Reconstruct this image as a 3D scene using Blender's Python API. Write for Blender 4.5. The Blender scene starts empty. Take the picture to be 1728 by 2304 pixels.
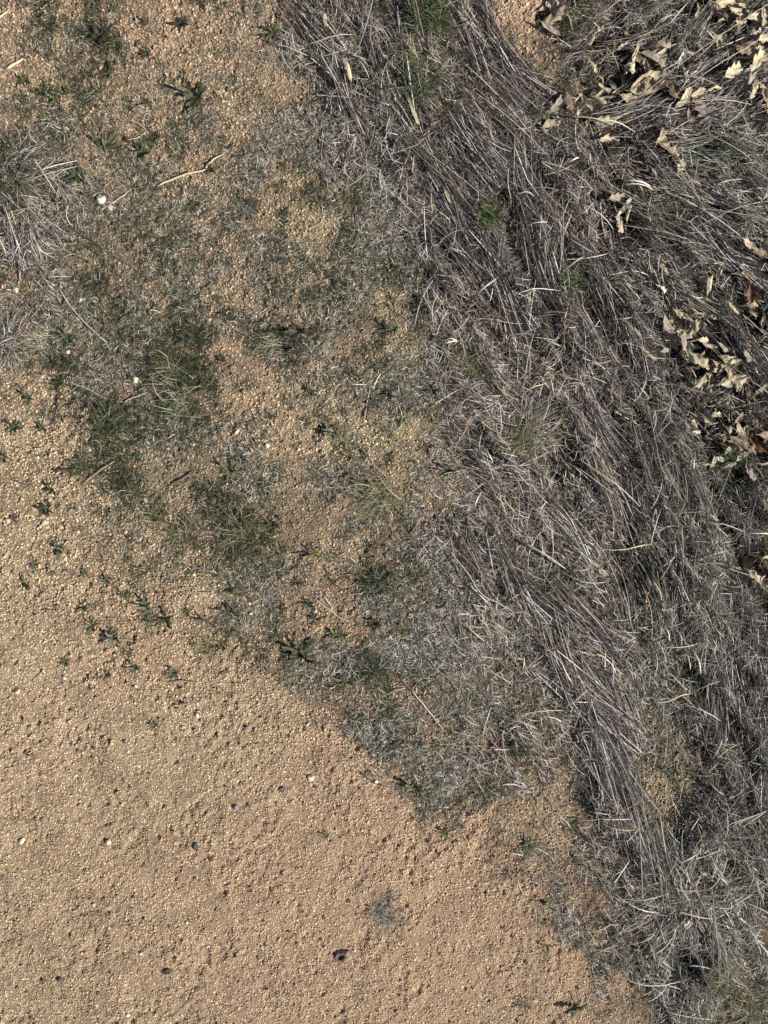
import bpy, bmesh, math, random
import numpy as np
from math import radians, pi

scene = bpy.context.scene
rng = np.random.default_rng(11)
random.seed(5)
S = 0.868e-3                      # metres per image pixel, laid on the ground plane (1728 x 2304 image)
def wx(px): return (px - 864.0) * S
def wy(py): return (1152.0 - py) * S

# ------------------------------------------------------------------ camera
cam = bpy.data.cameras.new("camera"); camo = bpy.data.objects.new("camera", cam)
scene.collection.objects.link(camo); scene.camera = camo
CAMH = 1.75
camo.location = (0, 0, CAMH)
camo.rotation_euler = (0, 0, 0)
cam.sensor_fit = 'VERTICAL'; cam.sensor_height = 32
cam.lens = 32 * CAMH / (2304 * S)
cam.clip_start = 0.05; cam.clip_end = 200

# ------------------------------------------------------------------ light
SUN_AZ, SUN_EL = -24.0, 37.0      # azimuth from +x, elevation
world = bpy.data.worlds.new("World"); scene.world = world; world.use_nodes = True
wn = world.node_tree.nodes; wl = world.node_tree.links
bg = wn.get("Background") or wn.new("ShaderNodeBackground")
sky = wn.new("ShaderNodeTexSky"); sky.sky_type = 'NISHITA'; sky.sun_disc = False
sky.sun_elevation = radians(SUN_EL); sky.sun_rotation = radians(90 - SUN_AZ)
wl.new(sky.outputs[0], bg.inputs[0]); bg.inputs[1].default_value = 0.05
sl = bpy.data.lights.new("sun", 'SUN'); sl.energy = 5.0; sl.angle = radians(0.5)
sl.color = (1.0, 0.95, 0.87)
so = bpy.data.objects.new("sun", sl); scene.collection.objects.link(so)
so.rotation_euler = (0, radians(90 - SUN_EL), radians(SUN_AZ))
scene.view_settings.view_transform = 'Standard'; scene.view_settings.look = 'None'
scene.view_settings.gamma = 1; scene.view_settings.exposure = 0.4
scene.cycles.max_bounces = 4; scene.cycles.diffuse_bounces = 1

# ------------------------------------------------------------------ maps (72-pixel cells)
STRAW = """
000000002674788104888877
000000002574666606899866
000000001466654633788976
100000001257654564677877
431000000246786567788887
543100000134787688788888
532110000022577798788999
531100000011367787799988
321100000000157778888988
321110000100158888888888
321100011100037777888888
110111000000136767888778
000111000000136777788888
000011000000124688888877
000000000000024688888877
000000000121014688889988
000000010012135676789986
000000000001135665578984
000000000000124666678987
000000000000124556778889
000000000111123457776889
000000000012012357754799
000000000002113457744699
000000000002212446753589
000000000000111335872389
000000000000001114882378
000000000000000013487578
000000000000000012367878
000000000000000002357877
000000000000000000356874
000000000000000000036863
000000000000000000003752
""".split()
FUZZ = """
454443445765322200222222
466543344576422220022222
456654334577544444122222
455545445677755555222222
565554456777764444222222
776656557677775433222222
777766445577777433222222
888876545447777633222222
888877645357666532222222
888888743677346422222222
888888636776435432222222
577888834466666533222222
234788843334655533222222
124777733342455543222222
112477753356434554322222
224455766578636655333222
122335676536866555433222
111333466336766666544222
111222357445666666444222
111221356556666666544322
011111134678755666654322
000000112367866666644222
000000000137754444546322
000000000005755645555422
000000000001366533545332
000000000000136522342333
000000000000001432445444
000000000001000135555555
000000000000000013555555
000000000000000001465556
000000000000000000255557
000000000000000000035557
""".split()
def grid(rows): return np.array([[int(c) for c in r] for r in rows], float)
GS, GF = grid(STRAW) / 9.0, grid(FUZZ) / 9.0
FLOW = np.radians(np.array([       # direction the straw lies in, degrees, y down
 [60, 60, 66, 60, 150, 142],
 [50, 45, 66, 60, 62, 22],
 [40, 45, 60, 66, 58, 40],
 [30, 40, 60, 35, 55, 60],
 [0, 40, 50, 62, 50, 76],
 [40, 40, 40, 50, 52, 80],
 [50, 50, 50, 50, 55, 76],
 [45, 45, 45, 50, 60, 65]], float))
def bil(G, fx, fy):
    h, w = G.shape
    fx = np.clip(fx, 0, w - 1.001); fy = np.clip(fy, 0, h - 1.001)
    ix = fx.astype(int); iy = fy.astype(int); tx = fx - ix; ty = fy - iy
    tx = tx * tx * (3 - 2 * tx); ty = ty * ty * (3 - 2 * ty)
    return (G[iy, ix] * (1 - tx) + G[iy, ix + 1] * tx) * (1 - ty) + (G[iy + 1, ix] * (1 - tx) + G[iy + 1, ix + 1] * tx) * ty
NL = np.random.default_rng(3).random((8, 256, 256))
def noise(x, y, sc, k=0):           # value noise in metres, period sc
    fx = x / sc + 1000.37 * (k + 1); fy = y / sc + 777.7 * (k + 1)
    ix = np.floor(fx).astype(int); iy = np.floor(fy).astype(int); tx = fx - ix; ty = fy - iy
    tx = tx * tx * (3 - 2 * tx); ty = ty * ty * (3 - 2 * ty); G = NL[k % 8]
    a = G[iy % 256, ix % 256]; b = G[iy % 256, (ix + 1) % 256]; c = G[(iy + 1) % 256, ix % 256]; d = G[(iy + 1) % 256, (ix + 1) % 256]
    return (a * (1 - tx) + b * tx) * (1 - ty) + (c * (1 - tx) + d * tx) * ty
def warp(x, y):
    return (x / S + 864 + (noise(x, y, .05, 1) - .5) * 110 + (noise(x, y, .018, 2) - .5) * 60,
            1152 - y / S + (noise(x, y, .05, 3) - .5) * 110 + (noise(x, y, .018, 4) - .5) * 60)
def straw_at(x, y):
    px, py = warp(x, y); return bil(GS, px / 72 - .5, py / 72 - .5)
def fuzz_at(x, y):
    px, py = warp(x, y); return bil(GF, px / 72 - .5, py / 72 - .5)
def flow_at(x, y):
    px = x / S + 864; py = 1152 - y / S
    c = bil(np.cos(2 * FLOW), px / 288 - .5, py / 288 - .5); s = bil(np.sin(2 * FLOW), px / 288 - .5, py / 288 - .5)
    return -.5 * np.arctan2(s, c)     # y up

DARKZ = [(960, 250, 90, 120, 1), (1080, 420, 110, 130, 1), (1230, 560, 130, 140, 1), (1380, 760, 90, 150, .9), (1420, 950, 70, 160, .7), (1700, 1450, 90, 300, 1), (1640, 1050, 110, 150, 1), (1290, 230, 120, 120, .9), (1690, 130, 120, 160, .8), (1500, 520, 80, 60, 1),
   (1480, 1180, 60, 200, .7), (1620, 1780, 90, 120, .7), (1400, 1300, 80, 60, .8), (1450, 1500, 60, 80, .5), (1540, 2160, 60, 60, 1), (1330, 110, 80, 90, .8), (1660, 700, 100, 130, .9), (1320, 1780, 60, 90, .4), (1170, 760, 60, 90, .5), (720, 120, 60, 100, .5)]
LITEZ = [(1250, 960, 160, 120, 1), (1150, 1100, 100, 100, .6), (1500, 1420, 90, 90, .8), (1200, 1640, 110, 80, .6), (1560, 2010, 110, 70, .6), (1480, 90, 110, 60, .7), (1560, 470, 120, 60, .6), (1640, 1900, 70, 90, .5), (760, 300, 60, 60, .3), (120, 350, 120, 90, .7), (1100, 1480, 100, 90, .5), (1000, 60, 50, 60, .2), (1430, 380, 100, 50, .5)]
def zone(Z, x, y):
    px = x / S + 864; py = 1152 - y / S
    return np.clip(sum(k * np.exp(-(((px - u) / ru) ** 2 + ((py - v) / rv) ** 2)) for u, v, ru, rv, k in Z), 0, 1)
HOLES = [(1110, 190, 55, 75, .85), (850, 60, 35, 60, .6), (1480, 1780, 85, 75, .75), (1530, 1560, 70, 55, .6), (1260, 1830, 60, 90, .8), (1290, 1200, 35, 60, .7), (1250, 1400, 50, 50, .5), (1390, 1280, 40, 40, .4), (1180, 1560, 60, 60, .5), (1080, 1660, 70, 50, .7), (1400, 1980, 40, 80, .6), (1690, 2230, 60, 90, .7), (1050, 920, 40, 60, .5)]
def open_at(x, y):      # bare gaps in the mat
    h = 1 - zone(HOLES, x, y); s = straw_at(x, y); nz = noise(x, y, .045, 6) * .6 + noise(x, y, .02, 7) * .4
    return h * np.clip((nz - .42 + s * .55) * 3.2, 0, 1)
# ------------------------------------------------------------------ where the leaves lie (few stems cross them)
LC = {'c': (.56, .48, .33), 't': (.45, .365, .25), 'b': (.22, .16, .11), 'g': (.36, .31, .25), 'r': (.14, .062, .03), 'w': (.72, .68, .58), 'd': (.10, .07, .055)}
LN = {'c': 'cream', 't': 'tan', 'b': 'brown', 'g': 'grey-brown', 'r': 'rust-brown', 'w': 'whitish', 'd': 'dark brown'}
LEAVES = [  # x, y, length mm, angle, colour, form (f flat, c cupped, r rolled, n narrow), label
 (1237,9,46,80,'c','c',0),(1262,7,44,100,'c','f',0),(1296,6,40,10,'c','f',0),(1246,42,70,-42,'t','c',"large folded tan oak leaf on right rim of bare sand wedge"),
 (1235,77,46,30,'g','n',0),(1343,88,30,-60,'c','f',0),(1327,106,26,120,'t','n',0),(1327,163,30,60,'c','c',0),(1397,126,34,-20,'g','c',0),
 (1470,125,46,4,'c','f',"pale lobed oak leaf lying flat just above the largest leaf"),(1416,139,38,-70,'t','n',0),(1416,165,32,95,'c','c',0),(1462,150,60,15,'g','c',0),(1445,172,30,80,'c','r',0),
 (1447,205,70,-18,'t','f',"largest smooth tan oak leaf in the straw at upper right"),(1478,196,48,-45,'t','f',0),(1518,153,32,-70,'w','r',0),(1537,146,30,10,'c','r',0),(1527,183,30,70,'g','c',0),
 (1357,205,34,20,'c','r',0),(1310,243,40,45,'c','r',0),(1249,243,40,-50,'g','c',0),(1276,243,42,70,'b','c',0),(1411,232,42,10,'t','f',0),(1525,236,46,-50,'c','f',0),
 (1558,226,40,-30,'t','c',0),(1574,205,36,-60,'t','c',0),(1635,180,58,-35,'c','c',0),(1694,156,72,-58,'c','c',0),(1707,106,40,-20,'c','c',0),(1673,196,46,-70,'g','c',0),
 (1621,19,60,-25,'c','c',"curled cream oak leaf, topmost in the corner leaf pile"),(1603,45,42,80,'t','c',0),(1648,52,44,30,'c','c',0),(1682,59,34,-20,'c','f',0),(1603,80,32,-40,'c','n',0),(1648,75,34,90,'b','c',0),(1666,10,34,60,'b','c',0),
 (1683,216,38,-60,'c','c',0),(1709,206,34,40,'c','c',0),(1714,242,52,70,'t','c',0),(1539,274,28,85,'c','n',0),(1572,271,46,20,'g','c',0),
 (1357,285,42,8,'c','f',0),(1365,326,46,-8,'t','c',0),(1239,286,40,-20,'t','c',0),(1253,277,24,80,'w','r',0),(1225,304,34,60,'g','n',0),
 (1475,322,44,-62,'t','f',"upper tan leaf of the stacked leaf pair"),(1492,353,46,30,'t','c',"lower curled tan leaf of the stacked leaf pair"),(1520,386,34,-60,'c','f',0),(1405,401,26,60,'c','n',0),
 (1379,457,40,-20,'g','c',0),(1394,476,40,-50,'w','r',"upper rolled half of a twisted cream leaf above a dark hollow"),(1391,510,40,80,'c','c',"twisted cream leaf glowing in the straw above a dark green hollow"),(1598,444,24,60,'w','r',0),
 (1673,563,40,30,'c','c',0),(1709,568,36,70,'c','c',0),(1579,333,46,20,'d','c',0),
 (786,170,36,72,'c','n',"pale narrow leaf alone in the straw left of the green tufts"),(920,236,34,68,'c','n',0),(932,270,38,62,'c','n',0),(975,295,26,-30,'b','c',0),
 (1005,455,32,64,'c','n',0),(1060,510,28,60,'b','c',0),(736,62,36,82,'c','n',"pale strap-like leaf upright in straw near the top edge"),(866,137,16,20,'c','c',0),
 (1487,614,28,60,'c','c',0),(1451,614,26,80,'t','n',0),(1477,658,24,30,'w','c',"bright white leaf scrap in the straw above the lobed leaf heap"),(1503,690,32,80,'g','c',0),(1583,651,42,-76,'c','n',0),(1655,630,34,10,'t','c',0),
 (1676,677,58,70,'r','c',"rust-brown oak leaf half in shade near the right edge"),(1721,604,34,60,'t','c',0),(1704,732,30,-75,'c','n',"cream strip of leaf near the right edge below rust-brown leaf"),
 (1499,743,54,48,'g','c',0),(1532,757,46,-35,'t','f',0),(1527,784,38,60,'g','c',0),(1628,784,38,20,'g','c',0),(1562,816,52,42,'c','c',"ragged lobed cream leaf on top of the leaf heap"),
 (1569,861,46,-35,'t','c',0),(1642,861,60,-12,'c','f',"wide many-lobed cream leaf at right of the leaf heap"),(1614,833,34,-20,'c','c',0),(1671,809,34,50,'g','c',0),(1616,917,36,10,'t','c',0),(1579,942,36,70,'t','c',0),
 (1628,977,40,-60,'g','c',0),(1657,972,36,60,'t','c',0),(1669,1009,42,40,'t','f',0),(1714,977,38,-8,'t','f',0),(1610,1033,20,30,'w','f',0),(1635,1048,26,-20,'g','c',0),(1678,1062,40,70,'g','c',0),(1700,1003,50,40,'r','c',0),
 (1681,1294,38,45,'c','f',"bright cream oak leaf beside black gap at the right edge"),(1713,1330,42,58,'c','f',0),(1721,1240,48,-30,'c','c',0),(1707,1267,36,50,'d','c',0),(1655,1262,30,80,'d','c',0),(1354,1287,26,30,'g','f',0),(1380,1284,22,70,'t','f',0),
 (1536,2067,26,-60,'c','f',"small pale leaf blade lying below the starburst of dead grass"),(1577,1958,18,40,'w','f',0),(1711,1967,14,60,'w','f',0),(1720,2091,18,80,'w','n',0),(1718,2132,14,80,'w','n',0),
 (1255,25,44,-70,'t','c',0),(1560,250,36,30,'b','c',0),(1430,150,40,30,'b','c',0),(1500,215,38,50,'b','c',0),(1660,130,40,10,'b','c',0),(1700,60,36,80,'t','c',0),(1590,870,36,80,'b','c',0),(1690,950,40,60,'d','c',0),(1600,60,40,30,'d','c',0),(1650,990,36,10,'b','c',0)]
_r = np.random.default_rng(77)
for cx, cy, rx, ry, k in [(1450, 165, 75, 60, 16), (1650, 60, 65, 55, 17), (1680, 190, 50, 60, 14), (1240, 40, 30, 45, 5), (1300, 250, 60, 30, 6), (1480, 340, 40, 40, 3), (1600, 820, 80, 55, 15), (1640, 1000, 55, 60, 15), (1670, 660, 45, 60, 9), (1700, 1290, 25, 50, 8), (1540, 740, 60, 30, 5), (1395, 480, 25, 30, 3), (1560, 240, 40, 30, 6), (1610, 930, 60, 40, 6), (1710, 850, 20, 80, 4)]:
    for _ in range(int(k * 1.3)):
        LEAVES.append((cx + _r.normal(0, .8) * rx, cy + _r.normal(0, .8) * ry, _r.uniform(16, 36), _r.uniform(-90, 90), _r.choice(list('ctbbdgr'), p=[.32, .26, .14, .08, .04, .14, .02]), _r.choice(['c', 'r', 'f', 'n'], p=[.45, .25, .15, .15]), 0))
GXs = np.arange(-60, 1800, 6.); GYs = np.arange(-60, 2400, 6.); _gx, _gy = np.meshgrid(GXs, GYs); GAP = np.zeros_like(_gx)
for _l in LEAVES:
    q = ((_gx - _l[0]) ** 2 + (_gy - _l[1]) ** 2) / (_l[2] * .62 + 4) ** 2; GAP = np.maximum(GAP, np.exp(-q * q * .8))
for _a, _b, _r in [(1400, 500, 60), (1600, 440, 10), (1500, 505, 50), (1690, 1265, 60), (1640, 960, 50), (1700, 1010, 50), (1539, 2163, 30), (1450, 1290, 40), (1390, 1245, 30), (1640, 60, 60), (1690, 200, 50), (1345, 110, 25), (1225, 30, 25), (1395, 200, 30), (1600, 190, 30), (1680, 730, 60), (1610, 800, 50)]:
    GAP = np.maximum(GAP, .75 * np.exp(-((_gx - _a) ** 2 + (_gy - _b) ** 2) / (_r * _r)))
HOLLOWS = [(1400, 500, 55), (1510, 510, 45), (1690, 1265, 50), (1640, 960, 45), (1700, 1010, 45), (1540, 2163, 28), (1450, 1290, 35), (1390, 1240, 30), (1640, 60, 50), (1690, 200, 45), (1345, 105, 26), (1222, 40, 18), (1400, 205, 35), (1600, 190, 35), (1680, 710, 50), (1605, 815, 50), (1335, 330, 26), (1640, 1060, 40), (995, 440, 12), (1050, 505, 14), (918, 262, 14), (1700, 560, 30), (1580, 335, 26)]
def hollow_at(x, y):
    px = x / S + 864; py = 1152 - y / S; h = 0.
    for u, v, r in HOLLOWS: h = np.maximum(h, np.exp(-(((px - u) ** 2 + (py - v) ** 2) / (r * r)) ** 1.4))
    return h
def gap_at(x, y):
    return 1 - .93 * bil(GAP, ((x / S + 864) + 60) / 6, ((1152 - y / S) + 60) / 6)
# ------------------------------------------------------------------ ground relief
pits = []
for k in range(2300):
    px, py = rng.uniform(-150, 1900), rng.uniform(1150, 2450)
    lim = 1150 + (px + 100) * .62
    if py > lim + rng.uniform(-60, 60): pits.append((wx(px), wy(py), rng.uniform(.0016, .0042), rng.uniform(.0022, .0075)))
for k in range(1300):
    px, py = rng.uniform(-150, 1250), rng.uniform(-150, 1700)
    pits.append((wx(px), wy(py), rng.uniform(.0018, .0048), rng.uniform(.002, .0075)))
for px, py, r, d in [(236, 1889, .0055, .006), (200, 1810, .004, .005), (762, 2148, .009, .008), (405, 1950, .005, .005),
                     (218, 2230, .004, .004), (310, 2275, .006, .005), (22, 2068, .005, .004), (105, 2110, .006, .003), (405, 1875, .006, .004),
                     (1539, 2163, .03, .02), (1450, 1290, .025, .012), (400, 1545, .007, .006), (35, 1490, .005, .005), (60, 1690, .008, .005),
                     (28, 1165, .009, .006), (65, 1246, .005, .004), (235, 1458, .006, .004), (1390, 1290, .03, .014)]:
    pits.append((wx(px), wy(py), r, d))
FX = np.concatenate([[-12, -8, -5, -3, -2, -1.5, -1.2], np.arange(-1.0, 1.0001, .0025), [1.2, 1.5, 2, 3, 5, 8, 12]])
FY = np.concatenate([[-12, -8, -5, -3, -2, -1.7, -1.4], np.arange(-1.25, 1.2501, .0025), [1.4, 1.7, 2, 3, 5, 8, 12]])
GX, GY = np.meshgrid(FX, FY)
HZ = ((noise(GX, GY, .33, 0) - .5) * .014 + (noise(GX, GY, .09, 1) - .5) * .006 + (noise(GX, GY, .028, 2) - .5) * .0032
      + ((noise(GX, GY, .011, 3) - .5) * .0044 + (noise(GX, GY, .0055, 4) - .5) * .0026) * np.clip(noise(GX, GY, .07, 5) * 2 - .25, .25, 1.3))
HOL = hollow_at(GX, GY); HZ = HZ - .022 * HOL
i0 = 7
for (cx, cy, r, d) in pits:
    a = int((cx + 1.0) / .0025) + i0; b = int((cy + 1.25) / .0025) + i0; m = int(3 * r / .0025) + 1
    ya, yb, xa, xb = max(b - m, 0), min(b + m + 1, len(FY)), max(a - m, 0), min(a + m + 1, len(FX))
    if ya >= yb or xa >= xb: continue
    q = ((GX[ya:yb, xa:xb] - cx) ** 2 + (GY[ya:yb, xa:xb] - cy) ** 2) / (r * r)
    HZ[ya:yb, xa:xb] -= d * np.exp(-q * 1.3)
def ground_z(x, y):
    fx = np.interp(x, FX, np.arange(len(FX))); fy = np.interp(y, FY, np.arange(len(FY)))
    ix = np.minimum(fx.astype(int) if hasattr(fx, 'astype') else int(fx), len(FX) - 2)
    iy = np.minimum(fy.astype(int) if hasattr(fy, 'astype') else int(fy), len(FY) - 2)
    tx = fx - ix; ty = fy - iy
    return (HZ[iy, ix] * (1 - tx) + HZ[iy, ix + 1] * tx) * (1 - ty) + (HZ[iy + 1, ix] * (1 - tx) + HZ[iy + 1, ix + 1] * tx) * ty

# ------------------------------------------------------------------ materials
def mat(name, rough=.85, nscale=200, namt=.25, bump=0., bscale=400, trans=0., spec=.3):
    m = bpy.data.materials.new(name); m.use_nodes = True; n = m.node_tree.nodes; l = m.node_tree.links
    p = n['Principled BSDF']; p.inputs['Roughness'].default_value = rough
    p.inputs['Specular IOR Level'].default_value = spec
    at = n.new('ShaderNodeAttribute'); at.attribute_name = 'col'
    tc = n.new('ShaderNodeNewGeometry')
    no = n.new('ShaderNodeTexNoise'); no.inputs['Scale'].default_value = nscale; no.inputs['Detail'].default_value = 4
    l.new(tc.outputs['Position'], no.inputs['Vector'])
    mr = n.new('ShaderNodeMapRange'); mr.inputs[1].default_value = .3; mr.inputs[2].default_value = .7
    mr.inputs[3].default_value = 1 - namt; mr.inputs[4].default_value = 1 + namt
    l.new(no.outputs[0], mr.inputs[0])
    mx = n.new('ShaderNodeVectorMath'); mx.operation = 'SCALE'
    l.new(at.outputs['Color'], mx.inputs[0]); l.new(mr.outputs[0], mx.inputs['Scale'])
    l.new(mx.outputs[0], p.inputs['Base Color'])
    if bump:
        b = n.new('ShaderNodeBump'); b.inputs['Strength'].default_value = 1; b.inputs['Distance'].default_value = bump
        v = n.new('ShaderNodeTexNoise'); v.inputs['Scale'].default_value = bscale; v.inputs['Detail'].default_value = 3
        l.new(tc.outputs['Position'], v.inputs['Vector']); l.new(v.outputs[0], b.inputs['Height']); l.new(b.outputs[0], p.inputs['Normal'])
    if trans:
        t = n.new('ShaderNodeBsdfTranslucent'); l.new(mx.outputs[0], t.inputs[0])
        ms = n.new('ShaderNodeMixShader'); ms.inputs[0].default_value = trans
        l.new(p.outputs[0], ms.inputs[1]); l.new(t.outputs[0], ms.inputs[2]); l.new(ms.outputs[0], n['Material Output'].inputs[0])
    return m
M_SAND = mat('sandy_soil', .95, 260, .22, .0012, 700)
M_GRAIN = mat('gravel_grains', .7, 900, .12, spec=.35)
M_STRAW = mat('dead_straw', .55, 120, .25, spec=.35)
M_FUZZ = mat('short_dry_grass', .8, 120, .2, spec=.2)
M_LEAF = mat('dead_oak_leaf', .55, 110, .22, .0006, 260, .15, .35)
M_GREEN = mat('green_leaf', .65, 150, .25, .0002, 500, .15, .35)
M_STONE = mat('stone', .7, 260, .22, .0006, 500)
M_WOOD = mat('dry_stem', .65, 260, .25, .0002, 900)

# ------------------------------------------------------------------ mesh builders
def mesh_obj(name, V, F, C, m, parent=None, smooth=True):
    """V (n,3); F (k,3|4) ints or list of such arrays; C (n,3)"""
    V = np.asarray(V, np.float32); Fs = F if isinstance(F, list) else [F]
    Fs = [np.asarray(f, np.int32) for f in Fs if len(f)]
    me = bpy.data.meshes.new(name)
    nl = sum(f.size for f in Fs); npoly = sum(len(f) for f in Fs)
    me.vertices.add(len(V)); me.loops.add(nl); me.polygons.add(npoly)
    me.vertices.foreach_set('co', V.ravel())
    me.loops.foreach_set('vertex_index', np.concatenate([f.ravel() for f in Fs]))
    tot = np.concatenate([np.full(len(f), f.shape[1], np.int32) for f in Fs])
    me.polygons.foreach_set('loop_start', np.concatenate([[0], np.cumsum(tot)[:-1]]).astype(np.int32))
    me.polygons.foreach_set('use_smooth', np.full(npoly, smooth))
    a = me.attributes.new('col', 'FLOAT_COLOR', 'POINT')
    C = np.asarray(C, np.float32)
    if C.ndim == 1: C = np.tile(C, (len(V), 1))
    a.data.foreach_set('color', np.concatenate([C, np.ones((len(V), 1), np.float32)], 1).ravel())
    me.update(calc_edges=True); me.materials.append(m)
    o = bpy.data.objects.new(name, me); scene.collection.objects.link(o)
    if parent is not None: o.parent = parent
    return o
def tag(o, label, cat, group=None):
    o['label'] = label; o['category'] = cat
    if group: o['group'] = group
    return o
def root(name, x, y, z=None):
    o = bpy.data.objects.new(name, None); o.empty_display_size = .01; scene.collection.objects.link(o)
    o.location = (x, y, float(ground_z(x, y)) if z is None else z); return o

def ribbons(P, W, C, crown=.35):
    """P (N,K,3) centre lines, W (N,K) widths, C (N,3) or (N,K,3) colours -> V, F, C; cross-section is a shallow roof"""
    N, K, _ = P.shape
    T = np.gradient(P, axis=1); side = np.stack([-T[..., 1], T[..., 0], np.zeros((N, K))], -1)
    ln = np.linalg.norm(side, axis=-1, keepdims=True); side = np.where(ln > 1e-9, side / np.maximum(ln, 1e-9), np.array([1., 0, 0]))
    w = W[..., None] * .5
    L = P - side * w; R = P + side * w; M = P + np.array([0, 0, 1.]) * (W[..., None] * crown)
    V = np.stack([L, M, R], 2).reshape(-1, 3)
    base = (np.arange(N)[:, None] * K + np.arange(K - 1)[None]) * 3
    b = base.ravel()[:, None]
    F = np.concatenate([b + np.array([[0, 1, 4, 3]]), b + np.array([[1, 2, 5, 4]])])
    if C.ndim == 2: C = np.repeat(C[:, None], K, 1)
    return V, F, np.repeat(C.reshape(-1, 3), 3, 0)
def flat_ribbons(P, W, C):
    N, K, _ = P.shape
    T = np.gradient(P, axis=1); side = np.stack([-T[..., 1], T[..., 0], np.zeros((N, K))], -1)
    ln = np.linalg.norm(side, axis=-1, keepdims=True); side = side / np.maximum(ln, 1e-9)
    side[..., 2] = (rng.random((N, 1)) - .5) * 1.4
    w = W[..., None] * .5
    V = np.stack([P - side * w, P + side * w], 2).reshape(-1, 3)
    b = ((np.arange(N)[:, None] * K + np.arange(K - 1)[None]) * 2).ravel()[:, None]
    F = b + np.array([[0, 1, 3, 2]])
    return V, F, np.repeat(np.repeat(C[:, None], K, 1).reshape(-1, 3), 2, 0)
def tube(path, rad, sides=6):
    P = np.asarray(path, float); K = len(P); T = np.gradient(P, axis=0); T /= np.maximum(np.linalg.norm(T, axis=1, keepdims=True), 1e-9)
    up = np.array([0, 0, 1.]); A = np.cross(T, up); A /= np.maximum(np.linalg.norm(A, axis=1, keepdims=True), 1e-9); B = np.cross(A, T)
    th = np.arange(sides) * 2 * pi / sides
    V = (P[:, None] + (A[:, None] * np.cos(th)[None, :, None] + B[:, None] * np.sin(th)[None, :, None]) * np.asarray(rad)[:, None, None]).reshape(-1, 3)
    F = [[k * sides + s, k * sides + (s + 1) % sides, (k + 1) * sides + (s + 1) % sides, (k + 1) * sides + s] for k in range(K - 1) for s in range(sides)]
    n = len(V); V = np.vstack([V, P[0], P[-1]])
    F3 = [[s, n, (s + 1) % sides] for s in range(sides)] + [[(K - 1) * sides + s, (K - 1) * sides + (s + 1) % sides, n + 1] for s in range(sides)]
    return V, [np.array(F), np.array(F3)]
def pal(n, cols, wts, jit=.12, r=None):
    r = rng if r is None else r
    c = np.array(cols)[r.choice(len(cols), n, p=np.array(wts) / sum(wts))]
    return np.clip(c * (1 + (r.random((n, 1)) - .5) * 2 * jit * 1.6) * (1 + (r.random((n, 3)) - .5) * jit * .5), .005, .9)

# ------------------------------------------------------------------ ground
PALE = [(660, 480, 60, 100, .9), (730, 540, 50, 70, .7), (880, 650, 40, 90, 1), (930, 760, 60, 60, .7), (800, 950, 110, 60, .8), (790, 1010, 60, 60, .6), (170, 220, 110, 60, .6), (905, 1000, 50, 90, .6), (1250, 1840, 70, 120, .7), (1480, 1790, 80, 80, .8), (1120, 200, 60, 60, .8), (850, 60, 40, 60, .7), (1520, 1560, 70, 60, .5)]
def sand_tint(x, y):
    t = noise(x, y, .22, 5)[..., None]; px = x / S + 864; py = 1152 - y / S
    a = np.array([.58, .42, .285]); b = np.array([.55, .43, .285])
    warm = np.exp(-(((px - 950) / 420) ** 2 + ((py - 2050) / 330) ** 2))[..., None] + .7 * np.exp(-(((px - 1180) / 90) ** 2 + ((py - 60) / 160) ** 2))[..., None]
    c = a * t + b * (1 - t)
    pale = np.clip(sum(k * np.exp(-(((px - u) / ru) ** 2 + ((py - v) / rv) ** 2)) for u, v, ru, rv, k in PALE), 0, 1)[..., None]
    c = c * (1 - pale) + np.array([.60, .50, .31]) * pale; c = c * (.86 + .28 * noise(x, y, .04, 6)[..., None])
    return c * (1 - warm) + np.array([.65, .46, .31]) * warm
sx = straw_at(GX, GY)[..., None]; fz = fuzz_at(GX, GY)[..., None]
soil_shade = np.array([.022, .018, .015]); olive = np.array([.075, .065, .045])  # dark humus, taken near black to paint shade into the thatch gaps
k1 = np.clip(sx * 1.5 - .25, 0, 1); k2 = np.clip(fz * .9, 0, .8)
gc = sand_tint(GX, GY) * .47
hz = 1 - zone(HOLES, GX, GY)[..., None]; k2 = k2 * .8 * hz; k1 = k1 * hz; gc = gc * (1 - k2) + olive * k2; gc = gc * (1 - k1) + soil_shade * k1
br = zone([(1700, 2230, 70, 130, 1)], GX, GY)[..., None] * .8; gc = gc * (1 - br) + np.array([.16, .095, .06]) * br
hollow_shade = HOL[..., None]; gc = gc * (1 - .9 * hollow_shade) + soil_shade * .6 * .9 * hollow_shade  # hollows painted darker still, shade of the black gaps between leaves
nx, ny = len(FX), len(FY)
idx = (np.arange(ny - 1)[:, None] * nx + np.arange(nx - 1)[None]).ravel()[:, None]
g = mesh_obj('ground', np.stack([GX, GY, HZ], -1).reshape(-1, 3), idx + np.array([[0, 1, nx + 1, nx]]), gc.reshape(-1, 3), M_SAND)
g['kind'] = 'structure'

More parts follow.
